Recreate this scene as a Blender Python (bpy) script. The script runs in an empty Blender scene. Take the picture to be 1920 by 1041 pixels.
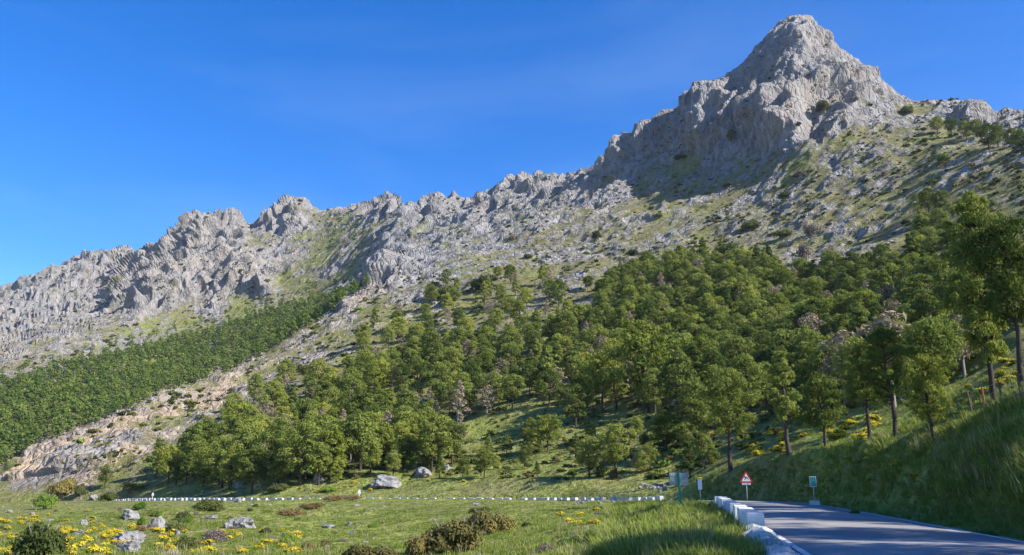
import bpy, bmesh, math, random
import numpy as np
from mathutils import Vector, Matrix

# ------------------------------------------------------------------ camera, sky, sun, exposure
sc = bpy.context.scene
CAMZ = 1.5
FPX = 1600.0                                   # focal length in pixels of the 1920 px wide photograph
PITCH = math.atan((900 - 520.5) / FPX)
cam_data = bpy.data.cameras.new('camera')
cam_data.sensor_width = 36.0
cam_data.lens = FPX / 1920 * 36
cam_data.clip_start = 0.1
cam_data.clip_end = 20000
cam = bpy.data.objects.new('camera', cam_data)
sc.collection.objects.link(cam)
cam.location = (0, 0, CAMZ)
cam.rotation_euler = (math.pi / 2 + PITCH, 0, 0)
sc.camera = cam

SUN_EL = math.radians(35)
SUN_AZ = math.radians(115)                     # clockwise from the view direction (+Y)
TO_SUN = Vector((math.cos(SUN_EL) * math.sin(SUN_AZ), math.cos(SUN_EL) * math.cos(SUN_AZ), math.sin(SUN_EL)))
world = bpy.data.worlds.new('World')
sc.world = world
world.use_nodes = True
wn, wl = world.node_tree.nodes, world.node_tree.links
wn.clear()
w_out = wn.new('ShaderNodeOutputWorld')
w_bg = wn.new('ShaderNodeBackground')
w_sky = wn.new('ShaderNodeTexSky')
w_sky.sky_type = 'NISHITA'
w_sky.sun_disc = False
w_sky.sun_elevation = SUN_EL
w_sky.sun_rotation = SUN_AZ
w_sky.altitude = 900
w_sky.air_density = 1.0
w_sky.dust_density = 0.25
w_sky.ozone_density = 4.0
w_hsv = wn.new('ShaderNodeHueSaturation')
w_hsv.inputs['Hue'].default_value = 0.512
w_hsv.inputs['Saturation'].default_value = 1.35
w_bg.inputs['Strength'].default_value = 0.12
wl.new(w_sky.outputs['Color'], w_hsv.inputs['Color'])
# thin cirrus: a faint white veil drawn out in streaks, everywhere in the sky
w_co = wn.new('ShaderNodeTexCoord')
w_mp = wn.new('ShaderNodeMapping')
w_mp.inputs['Rotation'].default_value = (0.25, 0.5, 0.4)
w_mp.inputs['Scale'].default_value = (1.0, 1.2, 3.0)
w_nz = wn.new('ShaderNodeTexNoise')
w_nz.inputs['Scale'].default_value = 1.3
w_nz.inputs['Detail'].default_value = 6
w_nz.inputs['Roughness'].default_value = 0.55
w_nz.inputs['Distortion'].default_value = 0.6
w_rp = wn.new('ShaderNodeMapRange')
w_rp.inputs['From Min'].default_value = 0.5
w_rp.inputs['From Max'].default_value = 0.85
w_rp.inputs['To Max'].default_value = 0.07
w_mx = wn.new('ShaderNodeMix')
w_mx.data_type = 'RGBA'
w_mx.inputs['B'].default_value = (6.0, 6.8, 7.6, 1)
wl.new(w_co.outputs['Generated'], w_mp.inputs['Vector'])
wl.new(w_mp.outputs['Vector'], w_nz.inputs['Vector'])
wl.new(w_nz.outputs['Fac'], w_rp.inputs['Value'])
wl.new(w_rp.outputs['Result'], w_mx.inputs['Factor'])
wl.new(w_hsv.outputs['Color'], w_mx.inputs['A'])
wl.new(w_mx.outputs['Result'], w_bg.inputs['Color'])
wl.new(w_bg.outputs['Background'], w_out.inputs['Surface'])

sun_data = bpy.data.lights.new('sun', 'SUN')
sun_data.energy = 5.0
sun_data.angle = math.radians(0.53)
sun_data.color = (1.0, 0.945, 0.84)
sun = bpy.data.objects.new('sun', sun_data)
sc.collection.objects.link(sun)
sun.rotation_euler = (-TO_SUN).to_track_quat('-Z', 'Y').to_euler()
sun.location = TO_SUN * 300

sc.view_settings.view_transform = 'Standard'
sc.view_settings.look = 'None'
sc.view_settings.gamma = 1
sc.view_settings.exposure = 1.05
sc.view_settings.use_curve_mapping = False
sc.cycles.max_bounces = 4
sc.cycles.diffuse_bounces = 2
sc.cycles.transparent_max_bounces = 4
sc.cycles.volume_bounces = 0

# ------------------------------------------------------------------ helpers
COL = sc.collection
rng = np.random.default_rng(11)
PR = random.Random(5)


def tag(o, label=None, cat=None, group=None, kind=None):
    if label: o['label'] = label
    if cat: o['category'] = cat
    if group: o['group'] = group
    if kind: o['kind'] = kind
    return o


def np_mesh(name, verts, faces, mat=None, smooth=False, attrs=None):
    """faces: (n,3) or (n,4) int array, or a list of such arrays"""
    me = bpy.data.meshes.new(name)
    verts = np.asarray(verts, np.float32).reshape(-1, 3)
    fl = faces if isinstance(faces, list) else [faces]
    fl = [np.asarray(f, np.int32) for f in fl if len(f)]
    me.vertices.add(len(verts))
    me.vertices.foreach_set('co', verts.ravel())
    loops = np.concatenate([f.ravel() for f in fl])
    tot = np.concatenate([np.full(len(f), f.shape[1], np.int32) for f in fl])
    st = np.concatenate([[0], np.cumsum(tot)[:-1]]).astype(np.int32)
    me.loops.add(len(loops))
    me.loops.foreach_set('vertex_index', loops)
    me.polygons.add(len(tot))
    me.polygons.foreach_set('loop_start', st)
    me.polygons.foreach_set('use_smooth', np.full(len(tot), smooth, bool))
    for k, v in (attrs or {}).items():
        a = me.attributes.new(k, 'FLOAT', 'POINT')
        a.data.foreach_set('value', np.asarray(v, np.float32).ravel())
    me.update(calc_edges=True)
    me.validate()
    if mat: me.materials.append(mat)
    return me


def link(name, me, parent=None, loc=(0, 0, 0), rz=0.0, scale=1.0):
    o = bpy.data.objects.new(name, me)
    COL.objects.link(o)
    o.location = loc
    o.rotation_euler = (0, 0, rz)
    o.scale = (scale,) * 3 if not hasattr(scale, '__len__') else scale
    if parent: o.parent = parent
    return o


def copy_tree(root, loc, rz=0.0, scale=1.0, crown_mat=None):
    r = root.copy()
    COL.objects.link(r)
    r.location = loc
    r.rotation_euler = (0, 0, rz)
    r.scale = (scale,) * 3 if not hasattr(scale, '__len__') else scale
    for ch in root.children:
        c = ch.copy()
        COL.objects.link(c)
        c.parent = r
    return r


class MB:
    """collects simple solids into one mesh"""
    def __init__(self):
        self.bm = bmesh.new()

    def box(self, c, s, rot=None, taper=1.0):
        vs = []
        for z in (-1, 1):
            k = taper if z > 0 else 1.0
            for x, y in ((-1, -1), (1, -1), (1, 1), (-1, 1)):
                v = Vector((x * s[0] / 2 * k, y * s[1] / 2 * k, z * s[2] / 2))
                if rot is not None: v = rot @ v
                vs.append(self.bm.verts.new(v + Vector(c)))
        for f in ((3, 2, 1, 0), (4, 5, 6, 7), (0, 1, 5, 4), (1, 2, 6, 5), (2, 3, 7, 6), (3, 0, 4, 7)):
            self.bm.faces.new([vs[i] for i in f])

    def tube(self, pts, radii, n=8, cap=True):
        rings = []
        pts = [Vector(p) for p in pts]
        for i, p in enumerate(pts):
            d = (pts[min(i + 1, len(pts) - 1)] - pts[max(i - 1, 0)]).normalized()
            a = d.orthogonal().normalized()
            b = d.cross(a)
            r = radii[i] if hasattr(radii, '__len__') else radii
            rings.append([self.bm.verts.new(p + (a * math.cos(2 * math.pi * k / n) + b * math.sin(2 * math.pi * k / n)) * r) for k in range(n)])
        for r0, r1 in zip(rings[:-1], rings[1:]):
            for k in range(n):
                self.bm.faces.new((r0[k], r0[(k + 1) % n], r1[(k + 1) % n], r1[k]))
        if cap:
            self.bm.faces.new(rings[0][::-1])
            self.bm.faces.new(rings[-1])

    def prism(self, outline, y0, y1):
        """outline in (x, z), extruded from y0 to y1"""
        a = [self.bm.verts.new((x, y0, z)) for x, z in outline]
        b = [self.bm.verts.new((x, y1, z)) for x, z in outline]
        n = len(a)
        self.bm.faces.new(a)
        self.bm.faces.new(b[::-1])
        for i in range(n):
            self.bm.faces.new((a[(i + 1) % n], a[i], b[i], b[(i + 1) % n]))

    def mesh(self, name, mat=None, bevel=0.0, smooth=False, segs=2):
        bmesh.ops.recalc_face_normals(self.bm, faces=self.bm.faces)
        if bevel:
            bmesh.ops.bevel(self.bm, geom=self.bm.edges[:], offset=bevel, segments=segs, affect='EDGES', clamp_overlap=True)
        me = bpy.data.meshes.new(name)
        self.bm.to_mesh(me)
        self.bm.free()
        if smooth:
            for p in me.polygons: p.use_smooth = True
        if mat: me.materials.append(mat)
        return me


def _hash(ix, iy, iz):
    h = (ix.astype(np.uint32) * np.uint32(0x8da6b343)) ^ (iy.astype(np.uint32) * np.uint32(0xd8163841)) ^ (iz.astype(np.uint32) * np.uint32(0xcb1ab31f))
    h ^= h >> np.uint32(13)
    h *= np.uint32(0x5bd1e995)
    h ^= h >> np.uint32(15)
    return h


_G = np.array([[1, 1, 0], [-1, 1, 0], [1, -1, 0], [-1, -1, 0], [1, 0, 1], [-1, 0, 1], [1, 0, -1], [-1, 0, -1],
               [0, 1, 1], [0, -1, 1], [0, 1, -1], [0, -1, -1], [1, 1, 0], [-1, 1, 0], [0, -1, 1], [0, -1, -1]], np.float32)


def perlin(p, wave, seed=0):
    """gradient noise of 3-D points, about -1..1"""
    q = (np.asarray(p, np.float32) / np.float32(wave)) + np.float32(seed * 17.37 + 300.0)
    i = np.floor(q)
    f = (q - i).astype(np.float32)
    i = i.astype(np.int32)
    u = f * f * f * (f * (f * 6 - 15) + 10)
    out = 0
    for dx in (0, 1):
        wx = u[:, 0] if dx else 1 - u[:, 0]
        for dy in (0, 1):
            wy = u[:, 1] if dy else 1 - u[:, 1]
            for dz in (0, 1):
                wz = u[:, 2] if dz else 1 - u[:, 2]
                g = _G[_hash(i[:, 0] + dx, i[:, 1] + dy, i[:, 2] + dz) & np.uint32(15)]
                out = out + wx * wy * wz * (g[:, 0] * (f[:, 0] - dx) + g[:, 1] * (f[:, 1] - dy) + g[:, 2] * (f[:, 2] - dz))
    return out * 1.4


def sstep(a, b, x):
    t = np.clip((x - a) / (b - a), 0, 1)
    return t * t * (3 - 2 * t)


def pix(px, py):
    """pixel of the photograph -> (azimuth, tan(elevation)) as seen from the camera's place"""
    dx, dy = (np.asarray(px, float) - 960) / FPX, (520.5 - np.asarray(py, float)) / FPX
    fy, fz = math.cos(PITCH) - dy * math.sin(PITCH), math.sin(PITCH) + dy * math.cos(PITCH)
    return np.arctan2(dx, fy), fz / np.hypot(dx, fy)


def proj(P):
    x, y, z = P[..., 0], P[..., 1], P[..., 2] - CAMZ
    d = y * math.cos(PITCH) + z * math.sin(PITCH)
    v = -y * math.sin(PITCH) + z * math.cos(PITCH)
    d = np.maximum(d, 0.05)
    return 960 + FPX * x / d, 520.5 - FPX * v / d


# ------------------------------------------------------------------ materials
def new_mat(name):
    m = bpy.data.materials.new(name)
    m.use_nodes = True
    m.node_tree.nodes.clear()
    return m, m.node_tree.nodes, m.node_tree.links


def nd(n, typ, **kw):
    x = n.new(typ)
    for k, v in kw.items():
        if k in x.inputs: x.inputs[k].default_value = v
        else: setattr(x, k, v)
    return x


def noise(n, l, scale, detail=4, rough=0.55, vec=None, dist=0.0):
    x = nd(n, 'ShaderNodeTexNoise', Scale=scale, Detail=detail, Roughness=rough, Distortion=dist)
    if vec is not None: l.new(vec, x.inputs['Vector'])
    return x.outputs['Fac']


def ramp(n, l, fac, stops):
    x = n.new('ShaderNodeValToRGB')
    e = x.color_ramp.elements
    while len(e) < len(stops): e.new(0.5)
    for el, (p, c) in zip(e, stops):
        el.position = p
        el.color = tuple(c) + (1,) if len(c) == 3 else c
    l.new(fac, x.inputs['Fac'])
    return x.outputs['Color']


def mapr(n, l, v, a, b, c=0.0, d=1.0):
    x = nd(n, 'ShaderNodeMapRange')
    for k, val in zip(('From Min', 'From Max', 'To Min', 'To Max'), (a, b, c, d)): x.inputs[k].default_value = val
    l.new(v, x.inputs['Value'])
    return x.outputs['Result']


def mixc(n, l, fac, a, b, mode='MIX'):
    x = n.new('ShaderNodeMix')
    x.data_type = 'RGBA'
    x.blend_type = mode
    for s, v in (('Factor', fac), ('A', a), ('B', b)):
        if isinstance(v, bpy.types.NodeSocket): l.new(v, x.inputs[s])
        else: x.inputs[s].default_value = v if not isinstance(v, tuple) or len(v) == 4 else v + (1,)
    return x.outputs['Result']


def math_n(n, l, op, a, b=0.0):
    x = n.new('ShaderNodeMath')
    x.operation = op
    for k, v in enumerate((a, b)):
        if isinstance(v, bpy.types.NodeSocket): l.new(v, x.inputs[k])
        else: x.inputs[k].default_value = v
    return x.outputs[0]


def finish(m, n, l, col, rough=0.9, spec=0.2, bump=None, bstr=0.4, bdist=0.1, **kw):
    b = nd(n, 'ShaderNodeBsdfPrincipled', Roughness=rough)
    b.inputs['Specular IOR Level'].default_value = spec
    for k, v in kw.items(): b.inputs[k].default_value = v
    if isinstance(col, bpy.types.NodeSocket): l.new(col, b.inputs['Base Color'])
    else: b.inputs['Base Color'].default_value = tuple(col) + (1,)
    if bump is not None:
        bp = nd(n, 'ShaderNodeBump', Strength=bstr, Distance=bdist)
        l.new(bump, bp.inputs['Height'])
        l.new(bp.outputs['Normal'], b.inputs['Normal'])
    o = n.new('ShaderNodeOutputMaterial')
    l.new(b.outputs['BSDF'], o.inputs['Surface'])
    return m


def plain(name, col, var=0.15, scale=6.0, rough=0.6, spec=0.3, bstr=0.15, bdist=0.01, dirt=None, metallic=0.0):
    m, n, l = new_mat(name)
    tc = n.new('ShaderNodeTexCoord').outputs['Object']
    f = noise(n, l, scale, 6, 0.6, tc)
    c = ramp(n, l, f, [(0.3, [x * (1 - var) for x in col]), (0.7, [min(1, x * (1 + var)) for x in col])])
    if dirt:
        g = noise(n, l, scale * 0.6, 8, 0.7, tc, 0.5)
        c = mixc(n, l, mapr(n, l, g, 0.52, 0.72, 0, 0.75), c, dirt)
    return finish(m, n, l, c, rough, spec, f, bstr, bdist, Metallic=metallic)


def leaf_mat(name, dark, light, brown=None, trans=0.25, hue_var=0.6):
    """leaf colour varies from plant to plant (object random) and from sprig to sprig (attribute tone)"""
    m, n, l = new_mat(name)
    oi = n.new('ShaderNodeObjectInfo').outputs['Random']
    at = nd(n, 'ShaderNodeAttribute', attribute_name='tone').outputs['Fac']
    f = math_n(n, l, 'ADD', math_n(n, l, 'MULTIPLY', oi, hue_var), math_n(n, l, 'MULTIPLY', at, 1 - hue_var))
    mid = [(a + b) / 2 for a, b in zip(dark, light)]
    stops = [(0.15, dark), (0.5, mid), (0.85, light)]
    if brown: stops.append((0.97, brown))
    c = ramp(n, l, f, stops)
    d = n.new('ShaderNodeBsdfDiffuse')
    t = n.new('ShaderNodeBsdfTranslucent')
    mx = nd(n, 'ShaderNodeMixShader', Fac=trans)
    l.new(c, d.inputs['Color'])
    l.new(c, t.inputs['Color'])
    l.new(d.outputs[0], mx.inputs[1])
    l.new(t.outputs[0], mx.inputs[2])
    o = n.new('ShaderNodeOutputMaterial')
    l.new(mx.outputs[0], o.inputs['Surface'])
    return m
# ------------------------------------------------------------------ terrain
# Lines across the land, nearest first. Each is a list of (pixel x, pixel y, distance in metres): where that line
# (valley, road edge, bank crest, spur, cliff foot, skyline ...) lies. Right of the picture it goes on as given in EXT.
def L(s):
    return [tuple(float(v) for v in t.split(',')) for t in s.split()]


CUR = {
 'A0': L('-500,1900,3 960,1900,3 2400,1900,3'),
 'B': L('-600,1050,42 0,1045,38 500,1045,36 840,1045,32 1100,1045,25 1250,1045,19 1400,1041,17.2 1700,1041,17 1920,1035,18 2300,1035,13'),
 'C': L('-600,1000,75 0,1000,68 300,988,66 600,986,64 840,986,58 1000,985,48 1150,975,42 1280,958,36 1400,962,39 1500,965,37 1620,970,34 1800,1005,23 1920,1028,19 2300,1020,15'),
 'D': L('-600,950,330 -200,945,295 0,941,268 100,939,257 200,936,243 300,933,219 400,935,178 500,936,158 600,934,147 700,933,141 850,934,130 1000,936,121 1150,936,106 1280,936,93 1340,936,80 1380,935,71 1440,937,66 1530,944,57 1600,960,42 1700,985,30 1800,1003,24.5 1920,1022,20.5 2300,1010,16'),
 'E': L('-600,944,340 -200,939,305 0,936,278 100,934,266 200,931,252 300,929,228 400,931,188 500,932,167 600,930,155 700,930,149 850,931,138 1000,932,129 1150,931,115 1280,931,102 1340,932,88 1380,931,77 1440,933,70 1530,938,61 1600,952,45 1700,975,32.5 1800,993,26.5 1920,1008,22.5 2300,990,18'),
 'F': L('-600,932,352 -200,926,318 0,920,288 150,912,268 300,905,243 500,908,183 700,906,165 850,906,155 1000,908,145 1150,912,130 1280,915,114 1340,903,96 1400,880,85 1480,853,75 1650,814,62 1800,777,52 1920,740,45 2300,620,38'),
 'G': L('-600,922,360 -200,914,326 0,905,296 150,885,278 300,872,262 500,880,204 700,876,184 850,874,172 1000,874,160 1150,882,144 1280,893,128 1340,885,112 1400,866,106 1480,846,98 1650,806,86 1800,768,73 1920,726,62 2300,600,55'),
 'H': L('-600,920,366 -200,912,332 0,900,300 100,862,290 200,835,290 350,828,282 500,822,244 700,812,226 850,802,215 1000,802,193 1280,806,156 1480,794,134 1650,752,122 1800,702,113 1920,640,105 2300,520,95'),
 'I': L('-600,918,372 -200,910,338 0,897,304 100,848,300 200,810,314 300,782,326 400,770,322 500,756,306 700,732,286 850,712,275 1000,702,250 1280,702,216 1480,702,196 1650,662,186 1920,562,166 2300,450,150'),
 'J': L('-600,916,378 -200,908,343 0,894,308 100,842,308 220,798,328 320,764,356 440,727,376 500,707,376 600,672,380 700,642,374 850,612,362 1000,602,336 1280,602,291 1480,602,271 1650,562,256 1920,482,236 2300,380,215'),
 'S': L('-600,914,382 -200,904,348 0,889,312 60,857,314 100,831,320 220,784,342 320,744,372 380,722,395 440,699,412 520,655,432 600,600,470 650,566,490 690,535,512 760,500,530 850,476,536 1000,486,490 1280,476,425 1480,486,375 1650,466,350 1920,392,315 2300,310,290'),
}
S_ = CUR['S']


def off(curve, fy, fr):
    return [(x, y + np.interp(x, *zip(*fy)), r + np.interp(x, *zip(*fr))) for x, y, r in curve]


CUR['V'] = off(S_, [(0, 24), (400, 40), (600, 34), (690, 14), (780, -2), (2300, -4)], [(-600, 50), (0, 80), (400, 130), (600, 120), (690, 50), (780, 12), (2300, 6)])
CUR['F0'] = off(S_, [(0, -6), (690, -6), (780, -8), (2300, -10)], [(-600, 150), (0, 190), (200, 240), (400, 320), (560, 335), (650, 310), (700, 250), (760, 120), (820, 28), (2300, 15)])
CUR['F1'] = L('-600,830,640 -200,770,740 0,722,800 100,690,840 200,665,880 300,645,910 400,612,940 500,585,935 600,560,900 650,543,865 700,515,815 760,478,740 820,455,680 900,448,615 1000,440,560 1280,420,500 1480,425,445 1650,405,420 1920,340,370 2300,260,350')
CUR['CB'] = L('-600,800,720 -200,745,840 0,692,900 100,650,960 200,612,1010 280,597,1040 400,582,1050 500,560,1035 600,530,990 700,485,910 760,455,850 820,430,790 900,412,720 1000,400,675 1100,365,658 1160,325,660 1200,300,668 1250,288,648 1300,282,628 1400,270,584 1500,258,540 1560,262,530 1700,270,515 1920,280,430 2300,215,410')
CUR['CT'] = L('-600,740,920 -200,690,1100 0,640,1150 100,590,1230 200,548,1290 260,520,1180 300,506,1130 400,490,1120 500,486,1120 600,470,1080 700,430,1000 760,415,940 820,404,880 900,388,800 1000,365,738 1100,340,694 1150,306,678 1200,268,682 1250,240,666 1300,208,648 1350,186,630 1400,182,606 1450,170,586 1500,160,570 1560,170,578 1620,200,582 1700,218,590 1800,232,560 1920,252,490 2300,190,470')
CUR['R'] = L('-600,660,1500 -200,585,1700 0,535,1700 40,524,1690 100,500,1660 150,478,1640 215,467,1600 250,472,1540 280,482,1450 310,468,1390 345,446,1350 365,418,1330 390,405,1320 440,403,1320 470,413,1320 500,395,1320 530,376,1320 565,365,1270 600,380,1250 650,378,1205 700,371,1150 735,371,1120 765,382,1085 790,388,1050 830,376,1000 880,368,935 930,344,890 975,325,860 1010,316,835 1060,322,800 1100,306,760 1135,303,712 1155,290,702 1185,280,700 1205,260,696 1250,218,690 1290,192,686 1320,166,686 1350,148,686 1385,126,690 1400,106,698 1440,68,700 1470,38,700 1485,29,700 1510,28,700 1530,40,700 1560,82,695 1600,108,690 1640,150,680 1690,182,662 1720,194,640 1745,189,640 1800,187,640 1845,194,640 1868,222,615 1885,208,630 1920,214,620 2000,200,600 2300,150,590')
CUR['R'] = off(CUR['R'], [(-600, 14), (400, 16), (1100, 20), (1180, 4), (1250, 0), (2300, 0)], [(-600, 0), (2300, 0)])
CUR['K'] = off(CUR['R'], [(-600, 60), (2300, 60)], [(-600, 260), (2300, 180)])
CUR['Z'] = off(CUR['R'], [(-600, 130), (2300, 150)], [(-600, 800), (2300, 600)])
ORDER = ['A0', 'B', 'C', 'D', 'E', 'F', 'G', 'H', 'I', 'J', 'S', 'V', 'F0', 'F1', 'CB', 'CT', 'R', 'K', 'Z']
# beyond the right edge of the picture: (distance, height) at azimuths 50 and 85 degrees
EXT = {'A0': (2, -.15, 2, -.1), 'B': (9, 0, 6, 0), 'C': (11, 0, 7.5, 0), 'D': (13, 0, 8.6, 0), 'E': (15, .3, 10.5, .3), 'F': (36, 6.5, 26, 6.0),
       'G': (48, 8.5, 40, 8.5), 'H': (90, 22, 80, 21), 'I': (150, 42, 140, 40), 'J': (220, 70, 210, 66), 'S': (300, 105, 290, 100),
       'V': (308, 108, 298, 103), 'F0': (316, 111, 306, 106), 'F1': (370, 130, 350, 122), 'CB': (420, 150, 400, 140), 'CT': (480, 175, 460, 160),
       'R': (600, 205, 600, 190), 'K': (780, 170, 780, 160), 'Z': (1300, 120, 1300, 110)}

AZ0, AZ1 = math.radians(-45), math.radians(85)
fr_l, fr_r = math.atan(-0.66), math.atan(0.66)
t_in = np.arctan(np.linspace(-0.66, 0.66, 1130))
AZ = np.concatenate([np.linspace(AZ0, fr_l, 40)[:-1], t_in, np.linspace(fr_r, AZ1, 150)[1:]])
NC = len(AZ)


def gsmooth(a, s):
    k = np.exp(-0.5 * (np.arange(-3 * s, 3 * s + 1) / s) ** 2)
    k /= k.sum()
    return np.convolve(np.pad(a, 3 * s, mode='edge'), k, 'valid')


cr, cz = [], []
for nm in ORDER:
    pts = CUR[nm]
    az, te = pix([p[0] for p in pts], [p[1] for p in pts])
    r = np.array([p[2] for p in pts])
    z = CAMZ + r * te
    if nm == 'A0': z = np.full(len(r), -0.15)
    e = EXT[nm]
    az = np.concatenate([az, np.radians([50, 85])])
    r = np.concatenate([r, [e[0], e[2]]])
    z = np.concatenate([z, [e[1], e[3]]])
    te = (z - CAMZ) / r
    o = np.argsort(az)
    s = 2 if nm == 'R' else 9
    R_ = gsmooth(np.interp(AZ, az[o], r[o]), s)
    T_ = gsmooth(np.interp(AZ, az[o], te[o]), s)
    cr.append(R_)
    cz.append(CAMZ + R_ * T_)
cr, cz = np.array(cr), np.array(cz)
for k in range(1, len(ORDER)):
    cr[k] = np.maximum(cr[k], cr[k - 1] * 1.004 + 0.05)

# monotone cubic through the lines, column by column
h = np.diff(cr, axis=0)
dl = np.diff(cz, axis=0) / h
m = np.zeros_like(cz)
w1, w2 = 2 * h[1:] + h[:-1], h[1:] + 2 * h[:-1]
same = dl[1:] * dl[:-1] > 0
with np.errstate(divide='ignore', invalid='ignore'):
    m[1:-1] = np.where(same, (w1 + w2) / (w1 / dl[:-1] + w2 / dl[1:]), 0)
m[0], m[-1] = dl[0], dl[-1]
cpx, cpy = proj(np.stack([np.sin(AZ) * cr, np.cos(AZ) * cr, cz], -1))
in_frame = (cpx > 0) & (cpx < 1920)
rows_r, rows_z, ROW = [], [], {}
cnt = 0
for k in range(len(ORDER) - 1):
    ROW[ORDER[k]] = cnt
    span = np.abs(np.minimum(cpy[k], 1060) - np.minimum(cpy[k + 1], 1060))
    span = np.percentile(span[in_frame[k]], 85) if in_frame[k].any() else 20
    n_ = int(np.clip(span / 1.75, 6, 140))
    if ORDER[k] == 'A0': n_ = 24
    if ORDER[k] in 'BC': n_ = max(n_, 46)
    if ORDER[k] in 'D': n_ = 14
    if ORDER[k] in 'E': n_ = max(n_, 40)
    if ORDER[k] == 'R': n_ = 14
    if ORDER[k] == 'K': n_ = 8
    t = (np.arange(n_) / n_)[:, None]
    rr = cr[k] * (cr[k + 1] / cr[k]) ** t
    s = (rr - cr[k]) / h[k]
    zz = (2 * s**3 - 3 * s**2 + 1) * cz[k] + (s**3 - 2 * s**2 + s) * h[k] * m[k] + (-2 * s**3 + 3 * s**2) * cz[k + 1] + (s**3 - s**2) * h[k] * m[k + 1]
    rows_r.append(rr)
    rows_z.append(zz)
    cnt += n_
ROW['Z'] = cnt
rows_r.append(cr[-1:])
rows_z.append(cz[-1:])
TR, TZ = np.vstack(rows_r), np.vstack(rows_z)
NR = TR.shape[0]
T = np.stack([TR * np.sin(AZ), TR * np.cos(AZ), TZ], -1).astype(np.float32)

# the road's middle line (x, y, z)
road_ctrl = [(1.0, -24), (5.2, 0), (9.3, 20), (13.3, 40), (17.2, 60), (20.0, 76), (20.4, 86), (17.5, 98), (11.5, 111), (2.5, 125), (-20, 141), (-45, 155), (-70, 181), (-88, 207), (-106, 224), (-132, 233), (-170, 240), (-215, 246)]
rz_y = [(-24, 0), (50, 0), (66, -.1), (86, -.5), (111, -1.05), (125, -1.35), (141, -1.65), (155, -1.9), (181, -2.5), (207, -3.2), (224, -4.1), (233, -5.0), (240, -5.6), (250, -6)]


def catmull(P, n):
    P = [Vector(p) for p in P]
    P = [P[0] * 2 - P[1]] + P + [P[-1] * 2 - P[-2]]
    out = []
    for i in range(1, len(P) - 2):
        for j in range(n):
            t = j / n
            out.append(0.5 * ((2 * P[i]) + (P[i + 1] - P[i - 1]) * t + (2 * P[i - 1] - 5 * P[i] + 4 * P[i + 1] - P[i + 2]) * t * t + (3 * P[i] - P[i - 1] - 3 * P[i + 1] + P[i + 2]) * t ** 3))
    out.append(P[-2])
    return out


rc = np.array([(p.x, p.y) for p in catmull([(x, y, 0) for x, y in road_ctrl], 40)])
sl = np.concatenate([[0], np.cumsum(np.hypot(*np.diff(rc, axis=0).T))])
s_new = np.arange(0, sl[-1], 0.5)
rc = np.stack([np.interp(s_new, sl, rc[:, 0]), np.interp(s_new, sl, rc[:, 1])], -1)
rz = gsmooth(np.interp(rc[:, 1], *zip(*rz_y)), 8)
tang = np.gradient(rc, axis=0)
tang /= np.linalg.norm(tang, axis=1)[:, None]
nrm = np.stack([tang[:, 1], -tang[:, 0]], -1)       # to the right of travel (outer side, hill side)
HALF = 3.05


def road_dist(X, Y):
    """signed distance to the road's middle (right positive) and the road's height there"""
    d = np.full(X.shape, 1e6, np.float32)
    z = np.zeros(X.shape, np.float32)
    near = np.where((np.hypot(X, Y) < 330))[0]
    for a in range(0, len(near), 4000):
        ii = near[a:a + 4000]
        q = np.stack([X[ii], Y[ii]], -1)
        D = (q[:, None, 0] - rc[None, ::2, 0]) ** 2 + (q[:, None, 1] - rc[None, ::2, 1]) ** 2
        j = np.argmin(D, 1) * 2
        v = q - rc[j]
        side = np.sign((v * nrm[j]).sum(1))
        d[ii] = side * np.sqrt(D.min(1))
        z[ii] = rz[j]
    return d, z


flat = T.reshape(-1, 3)
nearrows = ROW['G'] * NC
rd, rzz = road_dist(flat[:nearrows, 0], flat[:nearrows, 1])
RD = np.full(len(flat), 1e6, np.float32)
RD[:nearrows] = rd
PX, PY = proj(flat)
PX, PY = PX.astype(np.float32), PY.astype(np.float32)

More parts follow.
